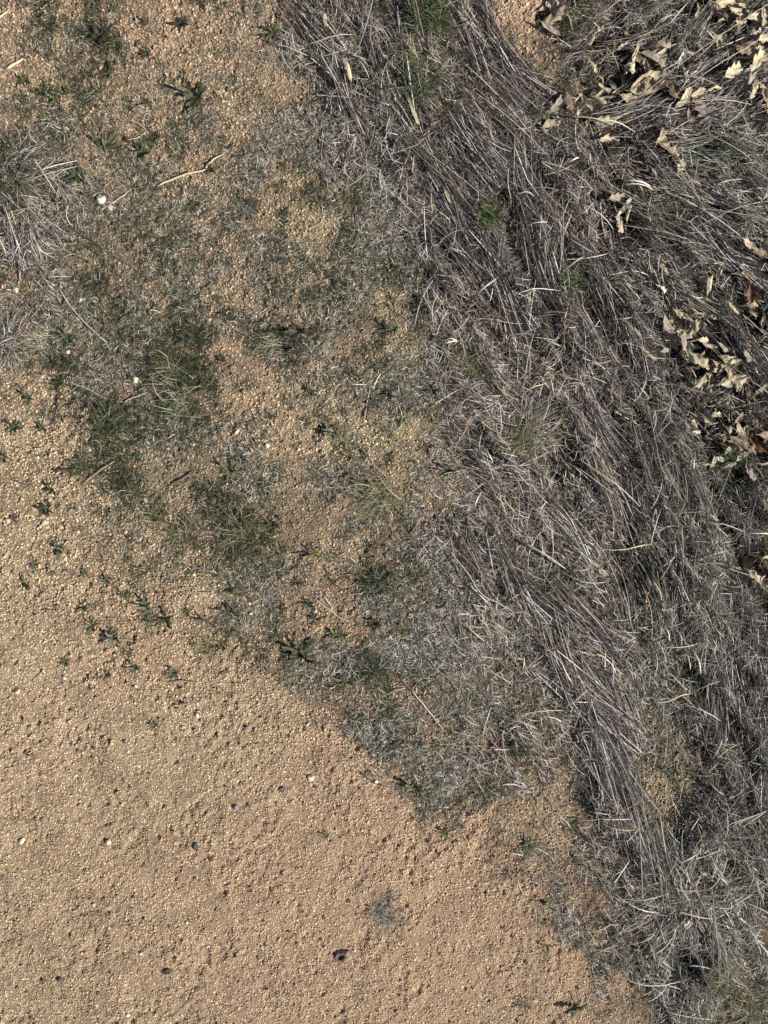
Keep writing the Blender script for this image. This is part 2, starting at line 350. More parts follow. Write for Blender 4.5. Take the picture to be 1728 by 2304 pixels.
# ------------------------------------------------------------------ gravel: separate grains lying on the soil
def gravel():
    n = 560000
    x = rng.uniform(-.93, .93, n); y = rng.uniform(-1.18, 1.18, n)
    s = straw_at(x, y) * (1 - zone(HOLES, x, y)); keep = rng.random(n) < np.clip(1.05 - s * 1.15, .05, 1) * (1 - hollow_at(x, y)); x = x[keep]; y = y[keep]; s = s[keep]
    n = len(x); px = x / S + 864; py = 1152 - y / S
    fine = np.clip((py - 1300 - (px - 200) * .5) / 300, 0, 1)
    r = (rng.random(n) ** 2.4) * (.0019 - .0007 * fine) + .00085
    big = rng.random(n) < .004 * (1 - .6 * fine); r = np.where(big, r + rng.uniform(.0008, .002, n), r)
    z = ground_z(x, y) + r * rng.uniform(-.5, .45, n)
    th0 = rng.random(n) * 6.28; el = rng.uniform(.75, 1.25, n)
    tilt = (rng.random((n, 2)) - .5) * 1.1; hh = rng.uniform(.65, 1.25, n)
    K = 5; a = np.arange(K) * 2 * pi / K
    jit = rng.uniform(.8, 1.2, (n, K)); ang = a[None] + rng.uniform(-.25, .25, (n, K))
    lx = np.cos(ang) * jit * el[:, None]; ly = np.sin(ang) * jit / el[:, None]
    c, s_ = np.cos(th0)[:, None], np.sin(th0)[:, None]
    X = lx * c - ly * s_; Y = lx * s_ + ly * c
    V = np.zeros((n, 11, 3)); R = r[:, None]
    for j, (sc, h) in enumerate(((1., -.1), (.72, .72))):
        V[:, j * K:(j + 1) * K, 0] = x[:, None] + X * sc * R; V[:, j * K:(j + 1) * K, 1] = y[:, None] + Y * sc * R
        V[:, j * K:(j + 1) * K, 2] = z[:, None] + R * (h * hh[:, None] + (X * tilt[:, :1] + Y * tilt[:, 1:]) * sc * (.6 if j else .1))
    V[:, 10, 0] = x; V[:, 10, 1] = y; V[:, 10, 2] = z + r * hh * .98
    F4 = np.array([[k, (k + 1) % K, K + (k + 1) % K, K + k] for k in range(K)]); F3 = np.array([[K + k, K + (k + 1) % K, 10] for k in range(K)])
    o = (np.arange(n) * 11)[:, None, None]
    base = sand_tint(x, y)
    var = pal(n, [(1, 1, 1), (1.25, 1.2, 1.15), (1.1, .92, .82), (.72, .68, .68), (1.45, 1.5, 1.55), (.35, .34, .36), (1.05, 1.1, .95)], [34, 18, 18, 16, 6, 5, 8], .24) 
    var = np.where(var > .899, var, var)
    col = base * var
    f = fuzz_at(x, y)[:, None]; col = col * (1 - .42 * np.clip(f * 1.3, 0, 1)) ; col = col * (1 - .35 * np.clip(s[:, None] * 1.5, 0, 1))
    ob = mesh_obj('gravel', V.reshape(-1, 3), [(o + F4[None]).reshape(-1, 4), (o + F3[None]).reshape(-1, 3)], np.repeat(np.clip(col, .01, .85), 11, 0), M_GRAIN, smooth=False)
    ob['kind'] = 'stuff'; ob['label'] = 'coarse tan sand and decomposed granite grit'
# pal clips at .9, so build the multiplier palette here without the clip
def _pal_mult(n, cols, wts, jit, r=None):
    c = np.array(cols)[rng.choice(len(cols), n, p=np.array(wts) / sum(wts))]
    return c * (1 + (rng.random((n, 1)) - .5) * 2 * jit * 1.6)
_p = pal; pal = lambda n, c, w, jit=.12, r=None: _pal_mult(n, c, w, jit)
gravel()
pal = _p

# ------------------------------------------------------------------ straw and short grass
def trace(x, y, length, K, off, curl, follow=1.0):
    P = np.zeros((len(x), K, 2)); P[:, 0, 0] = x; P[:, 0, 1] = y; st = length / (K - 1)
    base = flow_at(x, y) + off
    for k in range(1, K):
        a = (flow_at(P[:, k - 1, 0], P[:, k - 1, 1]) + off) * follow + base * (1 - follow) + curl * (k - K / 2)
        P[:, k, 0] = P[:, k - 1, 0] + np.cos(a) * st; P[:, k, 1] = P[:, k - 1, 1] + np.sin(a) * st
    return P
STRAW_COLS = [(.55, .50, .455), (.36, .31, .265), (.15, .125, .11), (.05, .042, .038), (.80, .75, .67), (.12, .135, .125), (.34, .31, .21)]
STRAW_W = [17, 13, 20, 42, 14, 4, 5]
def sample_zone(n, fn, thr):
    xs, ys = [], []; got = 0
    while got < n:
        x = rng.uniform(-.95, .95, n); y = rng.uniform(-1.2, 1.2, n)
        k = rng.random(n) < fn(x, y); xs.append(x[k]); ys.append(y[k]); got += k.sum()
    return np.concatenate(xs)[:n], np.concatenate(ys)[:n]
def streak(x, y, k=0, w=.014, l=.11, ang=-1.05):
    u = x * math.cos(ang) + y * math.sin(ang); v = -x * math.sin(ang) + y * math.cos(ang)
    u = u + (noise(x, y, .12, 2) - .5) * .06; v = v + (noise(x, y, .15, 3) - .5) * .05
    return noise(u / l, v / w, 1.0, k)
def thick_at(x, y):
    px = x / S + 864; py = 1152 - y / S
    tr = .7 * np.clip((px - 1180) / 300, 0, 1) * np.clip((1500 - py) / 300, 0, 1) + np.clip((px - 1500) / 200, 0, 1)
    return .003 + .026 * straw_at(x, y) ** 1.6 + .012 * np.clip(tr, 0, 1)
WEDGE = [(1098, -60), (1246, -60), (1212, 60), (1240, 120), (1272, 200), (1262, 236), (1228, 228), (1180, 170), (1128, 84)]
def in_wedge(x, y):
    px = x / S + 864; py = 1152 - y / S; ins = np.zeros(np.shape(px), bool)
    for k in range(len(WEDGE)):
        (x1, y1), (x2, y2) = WEDGE[k], WEDGE[k - 1]
        ins ^= ((y1 > py) != (y2 > py)) & (px < (x2 - x1) * (py - y1) / (y2 - y1 + 1e-9) + x1)
    return ins
def keepers(P):
    bad = in_wedge(P[..., 0], P[..., 1]).any(1) & (rng.random(len(P)) < .985)
    s0 = np.minimum(straw_at(P[:, 0, 0], P[:, 0, 1]), straw_at(P[:, -1, 0], P[:, -1, 1]))
    return ~(bad | ((s0 < .12) & (rng.random(len(P)) < .7)))
def sribbons(P, W, C, star=False):
    k = keepers(P) if not star else ~(in_wedge(P[..., 0], P[..., 1]).any(1))
    return ribbons(P[k], W[k], C[k])
def tone(C, x, y):      # old weathered stems are dark and purplish or mossy, fresh ones silvery
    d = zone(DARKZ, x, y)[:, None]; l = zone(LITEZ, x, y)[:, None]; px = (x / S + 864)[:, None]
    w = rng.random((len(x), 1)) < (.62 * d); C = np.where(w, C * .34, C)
    moss = (rng.random((len(x), 1)) < np.clip((px - 1380) / 350, 0, .32)); C = np.where(moss, C * np.array([.62, .80, .74]), C)
    purp = (rng.random((len(x), 1)) < .25 * (px > 900)); C = np.where(purp, C * np.array([.92, .80, .82]), C)
    f = rng.random((len(x), 1)) < .3 * l; C = np.where(f, C * .55 + np.array([.36, .315, .25]), C); tn = rng.random((len(x), 1)) < .16; C = np.where(tn, C * np.array([1.12, .98, .74]), C)
    return np.clip(C * .84, .01, .85)
def crumbs(parts):      # grey-white thatch crumbs spread over the grit beyond the mat
    n = 88000
    def dens(a, b):
        px = a / S + 864; f = fuzz_at(a, b); s = straw_at(a, b)
        band = np.clip(.35 + (px - 500) / 900, .22, 1); nz = noise(a, b, .05, 4) * .55 + noise(a, b, .016, 5) * .45
        return np.clip(f * 1.5 - .35, 0, 1) * band * np.clip(nz * 3.6 - 1.35, .02, 1) * np.clip((noise(a, b, .085, 2) - .36) * 5 + .4 * s + np.clip((px - 700) / 800, 0, .35), .1, 1) * (1 - .5 * np.clip(s * 1.4 - .5, 0, 1)) * (1 - .8 * zone(PALE, a, b)) * (1 - .92 * zone(HOLES, a, b)) * (1 - hollow_at(a, b)) * (1 - in_wedge(a, b))
    x, y = sample_zone(n, dens, 0)
    L = np.clip(np.exp(rng.normal(-4.75, .5, n)), .003, .035); K = 4
    P2 = trace(x, y, L, K, rng.uniform(-1.6, 1.6, n), rng.normal(0, .3, n), .2); t = np.linspace(0, 1, K)[None]; z = ground_z(P2[..., 0], P2[..., 1])
    Z = np.maximum(z.mean(1, keepdims=True) + .0016 + (rng.random(n) ** 2 * .004)[:, None] + (t - .5) * (rng.normal(0, .18, n) * L)[:, None], z + .001)
    W = rng.uniform(.0004, .0012, n)[:, None] * np.array([.6, 1, 1, .5])[None]
    parts.append(ribbons(np.concatenate([P2, Z[..., None]], -1), W, pal(n, [(.50, .47, .42), (.33, .30, .25), (.16, .14, .11), (.075, .07, .055), (.68, .64, .56)], [16, 18, 20, 44, 7], .2)))
EB = [([(1330, 1640), (1400, 1800), (1490, 1970)], 40, 420, .3), ([(1250, 1450), (1330, 1570), (1440, 1690)], 36, 360, .3), ([(1230, 1330), (1300, 1400), (1420, 1490)], 30, 160, .6), ([(1540, 1960), (1560, 1900), (1630, 1840), (1710, 1810)], 24, 200, .7),
  ([(1068, -30), (1104, 80), (1160, 158), (1236, 225)], 16, 300, .5), ([(990, -20), (1070, 120), (1180, 270)], 34, 260, .3), ([(872, 10), (905, 110), (935, 210), (965, 300)], 13, 150, 1), ([(800, -20), (842, 120), (880, 220), (925, 300)], 16, 190, .5), ([(725, 130), (780, 235), (822, 310)], 13, 130, 1),
  ([(1010, 270), (1080, 350), (1140, 420)], 38, 300, .2), ([(1480, 1080), (1500, 1250), (1535, 1450)], 34, 300, .4), ([(1590, 1330), (1600, 1500), (1640, 1700)], 40, 360, .8), ([(1680, 1380), (1700, 1600), (1720, 1820)], 34, 340, 1), ([(1370, 1010), (1430, 1150), (1480, 1230)], 30, 240, .5),
  ([(1210, 540), (1260, 700), (1330, 850)], 36, 320, .6), ([(1320, 540), (1400, 720), (1445, 860)], 32, 300, .7), ([(1540, 510), (1640, 590), (1740, 650)], 44, 240, .2), ([(1740, 50), (1600, 150), (1450, 250), (1330, 285)], 40, 260, .5), ([(1740, 165), (1600, 235), (1430, 280)], 34, 200, .4),
  ([(1400, 410), (1520, 440), (1650, 500)], 44, 240, 0), ([(22, 455), (42, 550), (58, 610)], 9, 60, 1), ([(1050, 500), (1120, 640), (1170, 760)], 34, 280, .8), ([(940, 330), (1010, 440), (1080, 560)], 26, 240, .8), ([(1150, 300), (1170, 420), (1230, 560)], 34, 260, .8), ([(1290, 860), (1340, 960), (1390, 1040)], 34, 240, .3),
  ([(1180, 1080), (1270, 1180), (1330, 1280)], 26, 160, .2), ([(1080, 1180), (1150, 1290), (1230, 1400)], 24, 140, .2), ([(650, 0), (700, 60), (760, 130)], 26, 110, .2), ([(1600, 700), (1660, 780), (1740, 850)], 40, 180, .6)]
def chaff(parts):
    n = 2600
    x, y = sample_zone(n, lambda a, b: .5 + .5 * noise(a, b, .1, 2), 0)
    L = rng.uniform(.003, .016, n); K = 4; P2 = trace(x, y, L, K, rng.uniform(-1.6, 1.6, n), rng.normal(0, .35, n), .1); t = np.linspace(0, 1, K)[None]
    Z = ground_z(P2[..., 0], P2[..., 1]) + .0022 + (np.sin(t * pi) * rng.random(n)[:, None] * .0015)
    W = rng.uniform(.0003, .0009, n)[:, None] * np.array([.6, 1, 1, .5])[None]
    parts.append(ribbons(np.concatenate([P2, Z[..., None]], -1), W, pal(n, [(.50, .42, .30), (.20, .16, .11), (.07, .055, .04), (.62, .56, .45)], [20, 25, 30, 8], .2)))
def straw():
    parts = []
    # long lying straws
    n = 58000
    x, y = sample_zone(n, lambda a, b: np.clip(straw_at(a, b) * 1.25 - .2, 0, 1) ** 1.35 * np.clip(streak(a, b) * 2.6 - .75, .06, 1) * gap_at(a, b) * open_at(a, b), 0)
    L = np.exp(rng.normal(-3.45, .5, n)); L = np.clip(L, .012, .12)
    px = x / S + 864; py = 1152 - y / S
    spread = .46 + .45 * np.clip(noise(x, y, .12, 6) * 2 - .8, 0, 1) + .5 * np.exp(-(((px - 1500) / 200) ** 2 + ((py - 100) / 110) ** 2)) + .35 * np.exp(-(((px - 1560) / 200) ** 2 + ((py - 2000) / 200) ** 2))
    off = rng.normal(0, 1, n) * spread; flip = rng.random(n) < .22; off = np.where(flip, rng.uniform(-1.6, 1.6, n), off)
    K = 7; P2 = trace(x, y, L, K, off, rng.normal(0, .07, n) + rng.normal(0, .12, n) * (rng.random(n) < .3), .45); P2 = P2 + (P2[:, :1] - P2[:, 3:4])
    t = np.linspace(0, 1, K)[None]
    th = thick_at(x, y) * (.2 + 1.9 * streak(x, y) ** 1.7); lay = rng.random(n) ** 1.1 * th
    z = ground_z(P2[..., 0], P2[..., 1]); zm = z.mean(1, keepdims=True)
    Z = zm + .001 + lay[:, None] + (t - .5) * (rng.normal(0, .10, n) * L)[:, None] + np.sin(t * pi) * (rng.random(n) * .10 * L)[:, None]
    Z = np.maximum(Z, z + .0006)
    W = (.0005 + .0014 * rng.random(n) ** 2)[:, None] * np.array([.55, .95, 1, 1, 1, .85, .4])[None]
    C = pal(n, STRAW_COLS, STRAW_W, .2)
    C = tone(C, x, y)
    V, F, CC = sribbons(np.concatenate([P2, Z[..., None]], -1), W, C); parts.append((V, F, CC))
    # bundles of parallel stems combed over the mat
    nb = 90
    bx, by = sample_zone(nb, lambda a, b: np.clip(straw_at(a, b) * 1.6 - .75, 0, 1) * gap_at(a, b), 0)
    m = 18; bi = np.repeat(np.arange(nb), m); n = nb * m
    fl = flow_at(bx, by)[bi]; bw = rng.uniform(.003, .011, nb)[bi]
    o = rng.normal(0, 1, n) * bw; al = rng.uniform(-.04, .04, n)
    x = bx[bi] - np.sin(fl) * o + np.cos(fl) * al; y = by[bi] + np.cos(fl) * o + np.sin(fl) * al
    L = rng.uniform(.05, .2, n); K = 9
    P2 = trace(x, y, L, K, rng.normal(0, .22, nb)[bi] + rng.normal(0, .13, n), rng.normal(0, .03, nb)[bi] + rng.normal(0, .02, n), .9); P2 = P2 + (P2[:, :1] - P2[:, 4:5])
    t = np.linspace(0, 1, K)[None]; z = ground_z(P2[..., 0], P2[..., 1])
    lay = thick_at(x, y) * rng.uniform(.5, 1.25, nb)[bi] + rng.random(n) * .006
    Z = z.mean(1, keepdims=True) + lay[:, None] + (t - .5) * (rng.normal(0, .03, n) * L)[:, None] + np.sin(t * pi) * (.04 * L)[:, None]
    Z = np.maximum(Z, z + .0008)
    W = rng.uniform(.0006, .0016, n)[:, None] * np.array([.5, .9, 1, 1, 1, 1, .9, .8, .4])[None]
    C = pal(n, STRAW_COLS, [16, 24, 28, 20, 3, 4, 4], .2) * rng.uniform(.6, 1.15, nb)[bi][:, None]; C = tone(C, x, y)
    parts.append(sribbons(np.concatenate([P2, Z[..., None]], -1), W, C))
    for pts, wd, m, dk in EB:
        m = int(m * .55); wd = wd * 1.3
        pts = np.array(pts, float); d = np.concatenate([[0], np.cumsum(np.hypot(*np.diff(pts, axis=0).T))]); T = d[-1]; K = 8
        Ls = np.minimum(rng.uniform(60, 170, m), T); s0 = rng.uniform(-.1, 1.0, m) * (T - Ls * .6); t = np.linspace(0, 1, K)[None]; q = s0[:, None] + Ls[:, None] * t
        ex = np.clip(q, 0, T); X = np.interp(ex, d, pts[:, 0]); Y = np.interp(ex, d, pts[:, 1])
        dx = np.interp(np.clip(q + 8, 0, T), d, pts[:, 0]) - np.interp(np.clip(q - 8, 0, T), d, pts[:, 0]); dy = np.interp(np.clip(q + 8, 0, T), d, pts[:, 1]) - np.interp(np.clip(q - 8, 0, T), d, pts[:, 1])
        h = np.maximum(np.hypot(dx, dy), 1e-6); dx /= h; dy /= h; X = X + dx * (q - ex); Y = Y + dy * (q - ex)
        o = (rng.normal(0, wd * .5, m))[:, None] + (rng.normal(0, .24, m) * Ls)[:, None] * (t - .5); X = X - dy * o; Y = Y + dx * o
        X = wx(X); Y = wy(Y); z = ground_z(X, Y)
        Z = np.maximum(z.mean(1, keepdims=True) + .004 + (rng.random(m) * .016 * np.exp(-(o[:, 0] / wd) ** 2))[:, None] + thick_at(X[:, 3], Y[:, 3])[:, None] * .45 + (t - .5) * rng.normal(0, .004, m)[:, None], z + .001)
        W = (.0006 + .0012 * rng.random(m) ** 1.8)[:, None] * np.array([.6, .95, 1, 1, 1, .95, .8, .5])[None]
        C = pal(m, [(.52, .47, .43), (.30, .26, .235), (.13, .105, .10), (.045, .036, .036), (.74, .69, .62)], [14, 16, 24, 40 + 50 * dk, 7], .2)
        parts.append(ribbons(np.stack([X, Y, Z], -1), W, C))
    # broken short litter, any direction
    n = 85000
    x, y = sample_zone(n, lambda a, b: np.clip(straw_at(a, b) * 1.5, 0, .8) * np.clip(streak(a, b) * 2.4 - .55, .12, 1) * np.clip(noise(a, b, .02, 5) * 2.2 - .55, .04, 1) * gap_at(a, b) * (.2 + .8 * open_at(a, b)) * (1 - zone(HOLES, a, b)), 0)
    L = rng.uniform(.006, .028, n); K = 4
    P2 = trace(x, y, L, K, np.where(rng.random(n) < .5, rng.normal(0, .5, n), rng.uniform(-1.6, 1.6, n)), rng.normal(0, .2, n), .3)
    t = np.linspace(0, 1, K)[None]; z = ground_z(P2[..., 0], P2[..., 1])
    Z = z.mean(1, keepdims=True) + (rng.random(n) ** 1.5 * thick_at(x, y) * .8)[:, None] + .0008 + (t - .5) * (rng.normal(0, .25, n) * L)[:, None]
    Z = np.maximum(Z, z + .0006); W = rng.uniform(.0005, .0013, n)[:, None] * np.array([.6, 1, 1, .5])[None]
    parts.append(sribbons(np.concatenate([P2, Z[..., None]], -1), W, tone(pal(n, STRAW_COLS, [28, 20, 18, 18, 11, 2, 5], .2), x, y)))
    crumbs(parts); chaff(parts)
    # starbursts: dead grass crowns whose stems lie outwards
    for (cx, cy, R, n, a0, a1) in [(1545, 2018, 150, 900, -60, 250), (1165, 985, 120, 260, -80, 0), (1170, 1050, 110, 220, 60, 300), (1480, 640, 90, 200, -180, 180), (1580, 1930, 110, 260, -80, -20),
                                   (1155, 900, 130, 320, 150, 215), (25, 400, 110, 190, -75, 75), (10, 770, 60, 240, -70, 80), (1060, 820, 60, 160, 0, 360), (1650, 360, 110, 260, 120, 240), (70, 500, 90, 220, 65, 95)]:
        a = -np.radians(rng.uniform(a0, a1, n)); K = 7; r0 = rng.random(n) ** .7 * R * .5 * S
        n = len(a); L = (.12 + .75 * rng.random(n) ** 1.4) * R * S; t = np.linspace(0, 1, K)[None]
        cx = cx + rng.normal(0, R * .13, n)[:, None]; cy = cy + rng.normal(0, R * .13, n)[:, None]; b = a[:, None] + rng.normal(0, .42, n)[:, None] + rng.normal(0, .6, n)[:, None] * t
        X = wx(cx) + np.cos(a)[:, None] * r0[:, None] + np.cos(b) * L[:, None] * t; Y = wy(cy) + np.sin(a)[:, None] * r0[:, None] + np.sin(b) * L[:, None] * t
        h = rng.uniform(.05, .25, n)[:, None] * L[:, None]
        Z = ground_z(X, Y) + .002 + h * np.sin(np.minimum(t * 1.1, 1) * pi) * .8 + rng.random(n)[:, None] * .01
        W = rng.uniform(.0006, .0018, n)[:, None] * (1.05 - t ** 2 * .8)
        parts.append(sribbons(np.stack([X, Y, Z], -1), W, pal(n, STRAW_COLS, [14, 22, 26, 26, 5, 3, 8], .2), True))
    return parts
def join(parts):
    V, F, C, o = [], [], [], 0
    for v, f, c in parts:
        V.append(v); F.append(f + o); C.append(c); o += len(v)
    return np.concatenate(V), np.concatenate(F), np.concatenate(C)
V, F, C = join(straw())
ob = mesh_obj('dry_grass', V, F, C, M_STRAW); ob['kind'] = 'stuff'; ob['label'] = 'matted silvery dead grass stems lying flat'

GREEN_SPOTS = [(110, 45, 60, 1), (400, 800, 70, 1.2), (425, 880, 60, 1.4), (235, 945, 60, 1.2), (250, 1040, 60, .9), (285, 1110, 55, .9), (545, 1200, 70, 1.3), (410, 1205, 45, .8), (360, 1165, 40, .8),
    (150, 820, 60, .8), (270, 700, 60, .6), (440, 760, 50, 1.1), (850, 800, 45, .9), (840, 1520, 60, 1), (850, 1300, 60, .9), (225, 85, 45, .9), (660, 740, 50, .9), (610, 770, 60, .8), (560, 478, 26, 1.6),
    (1170, 1690, 50, 1.1), (1330, 1620, 45, .9), (780, 450, 60, .6), (740, 620, 60, .8), (1260, 1330, 50, .8), (1200, 1010, 30, .5), (1550, 2130, 90, .9), (1680, 2250, 80, .8), (480, 1450, 45, .9), (500, 1130, 50, .4), (140, 440, 50, .7), (300, 1240, 50, .3), (920, 600, 50, .7), (940, 700, 60, .6)]
def green_at(x, y):
    g = np.clip(noise(x, y, .07, 7) * 1.8 - 1.0, 0, 1) * .7; px = x / S + 864; py = 1152 - y / S
    for a, b, r, k in GREEN_SPOTS: g = g + k * np.exp(-((px - a) ** 2 + (py - b) ** 2) / (r * r) * 1.4)
    return g
def fuzz():
    n = 130000
    x, y = sample_zone(n, lambda a, b: np.clip(fuzz_at(a, b) * 1.25 - .1, 0, 1) * np.clip((noise(a, b, .035, 5) * .5 + noise(a, b, .012, 3) * .5) * 3.4 - 1.35 + .3 * green_at(a, b), .03, 1) * np.clip((noise(a, b, .085, 2) - .36) * 5 + .8 * green_at(a, b), .1, 1) * (1 - .7 * zone(PALE, a, b)) * (1 - .85 * zone(HOLES, a, b)), 0)
    nc = 1500; cx, cy = sample_zone(nc, lambda a, b: np.clip(fuzz_at(a, b) * 1.3 - .25, 0, 1) * np.clip(noise(a, b, .06, 3) * 1.6 - .4 + green_at(a, b), .02, 1), 0)
    ci = rng.integers(0, nc, 60000); cr = rng.uniform(.003, .011, nc)[ci]; cth = rng.random(60000) * 6.28; crr = rng.random(60000) ** .7 * cr
    tx, ty = cx[ci] + np.cos(cth) * crr, cy[ci] + np.sin(cth) * crr
    m1 = len(x); x = np.concatenate([x, tx]); y = np.concatenate([y, ty]); n = len(x); inc = np.arange(n) >= m1
    cg = rng.random(nc)[ci]
    gr = green_at(x, y); L = rng.uniform(.004, .013, n) * (1 + .6 * np.clip(gr, 0, 1)); K = 4
    a0 = -np.pi * noise(x, y, .05, 6) * 3 + rng.normal(0, .9, n); a0[m1:] = cth + rng.normal(0, .5, 60000)
    t = np.linspace(0, 1, K)[None]; a = a0[:, None] + rng.normal(0, .7, n)[:, None] * t
    X = x[:, None] + np.cos(a) * L[:, None] * t; Y = y[:, None] + np.sin(a) * L[:, None] * t
    up = (rng.random(n) ** 1.6 * (.45 + .5 * np.clip(gr, 0, 1)))[:, None]
    Z = ground_z(X, Y) + .0014 + up * L[:, None] * t * (1.25 - .6 * t) + rng.random(n)[:, None] * .001
    W = rng.uniform(.0004, .0013, n)[:, None] * np.array([1, 1, .8, .35])[None]
    dry = pal(n, [(.36, .33, .26), (.20, .18, .13), (.55, .51, .43), (.085, .08, .055)], [15, 22, 8, 58], .2)
    gre = pal(n, [(.045, .055, .026), (.11, .115, .055), (.022, .028, .015)], [3, 2, 4], .25)
    pk = np.clip(.14 + gr * .75, 0, .9); pk[m1:] = np.clip(pk[m1:] + cg * .7 - .1, 0, .95); k = (rng.random(n) < pk)[:, None]
    V, F, C = flat_ribbons(np.stack([X, Y, Z], -1), W, np.where(k, gre, dry))
    o = mesh_obj('short_grass', V, F, C, M_FUZZ); o['kind'] = 'stuff'; o['label'] = 'sparse short grey-green dry grass on grit'
fuzz()

# ------------------------------------------------------------------ labels from what lies nearest
LAND = [(436, 375, "the bent two-part stalk"), (305, 855, "the cream pebble"), (441, 222, "the notched rosette at upper left"),
 (680, 1475, "the big dark notched rosette"), (773, 2148, "the dark hollow stone"), (872, 2040, "the grey dead clump on sand"),
 (1447, 205, "the largest oak leaf"), (979, 52, "the bright green tuft at the top"), (944, 205, "the lower green tuft near the top"),
 (1170, 90, "the bare sand wedge"), (1097, 497, "the green tuft in the straw"), (854, 1118, "the sprawling olive tuft"),
 (1150, 1020, "the leaning straw tuft"), (833, 880, "the upright split stalk"), (961, 1600, "the straight tan stalk"),
 (1545, 2018, "the starburst of dead grass"), (833, 1506, "the round dark weed mat"), (1020, 773, "the white forked scrap"),
 (420, 900, "the dark olive clump"), (28, 400, "the grass clump at the left edge"), (1391, 495, "the twisted cream leaf"),
 (1676, 677, "the rust-brown leaf"), (1565, 840, "the lobed leaf heap"), (1681, 1294, "the bright leaf at the right edge"),
 (1638, 1038, "the green tuft among leaves"), (1480, 338, "the stacked leaf pair"), (699, 1750, "the flat pale pebble"),
 (243, 1891, "the pit with white grit"), (746, 972, "the round grey-green rosette"), (260, 1430, "the trailing twiggy weed"),
 (372, 1388, "the dark paired weed"), (1550, 1550, "the crossed thick stalks"), (229, 451, "the crumbly white stone"),
 (1297, 2260, "the rosette at the bottom edge"), (1442, 2133, "the bright green sprout"), (375, 2180, "the black bark scrap"),
 (1273, 642, "the small green tuft in the straw"), (1640, 30, "the corner leaf pile"), (521, 1378, "the clover-like rosette")]
used = {}
def near_label(look, px, py):
    d = sorted((math.hypot(px - a, py - b), a, b, n) for a, b, n in LAND if math.hypot(px - a, py - b) > 16 and n.split(' ', 1)[1] not in look)
    def rel(e):
        r, a, b, n = e; t = math.degrees(math.atan2(py - b, px - a)) % 360
        w = ["right of", "below and right of", "below", "below and left of", "left of", "above and left of", "above", "above and right of"][int((t + 22.5) // 45) % 8]
        q = "just " if r < 55 else ("" if r < 150 else "well ")
        return q + w + " " + n
    for c in (rel(d[0]), rel(d[1]), rel(d[2]), rel(d[3])):
        L = look + " " + c
        if L not in used and len(L.split()) <= 16: used[L] = 1; return L
    for i, j in ((0, 1), (0, 2), (1, 2), (2, 3), (0, 3)):
        L = look + " between " + d[i][3] + " and " + d[j][3]
        if L not in used: used[L] = 1; return L
    return look + " " + rel(d[0])

# ------------------------------------------------------------------ oak leaves
def leaf_mesh(L, Wd, lob, roll, arch, seed, lf):
    r = np.random.default_rng(seed); nu, nv = 26, 11
    u = np.linspace(0, 1, nu)[:, None]; v = np.linspace(-1, 1, nv)[None]
    env = np.sin(pi * np.clip(u * .97 + .015, 0, 1) ** .85) ** .6
    ph = r.uniform(0, 6.28)
    lb = np.where(v < 0, .5 + .5 * np.cos(2 * pi * lob * u + ph), .5 + .5 * np.cos(2 * pi * lob * u + ph + .7))
    w = Wd / 2 * env * (1 - lf + lf * lb ** .7)
    ragged = 1 + (r.random((nu, nv)) - .5) * .12 * (np.abs(v) > .9)
    yy = v * w * ragged
    x = L * (u - .5) + np.abs(v) * w * .45 * (u < .92)
    th = np.abs(yy) / (Wd / 2) * roll
    rad = (Wd / 2) / max(roll, .05)
    y = np.sign(yy) * rad * np.sin(th); z = rad * (1 - np.cos(th))
    z = z + arch * L * (np.cos((u - .5) * pi) if arch > 0 else (1 - np.cos((u - .5) * pi)) * -1)
    tw = (u - .5) * r.uniform(-1.1, 1.1)
    y, z = y * np.cos(tw) - z * np.sin(tw), y * np.sin(tw) + z * np.cos(tw)
    z = z + np.sin(u * 14 + ph) * v * .04 * Wd + np.sin(v * 5 + u * 9 + ph) * .035 * Wd + (r.random((nu, nv)) - .5) * .0012
    V = np.stack([x + 0 * v, y, z], -1).reshape(-1, 3)
    i = (np.arange(nu - 1)[:, None] * nv + np.arange(nv - 1)[None]).ravel()[:, None]
    vein = np.stack([x[:, nv // 2], y[:, nv // 2], z[:, nv // 2] + .0002], -1)
    return V, i + np.array([[0, 1, nv + 1, nv]]), vein, u, v, nu, nv
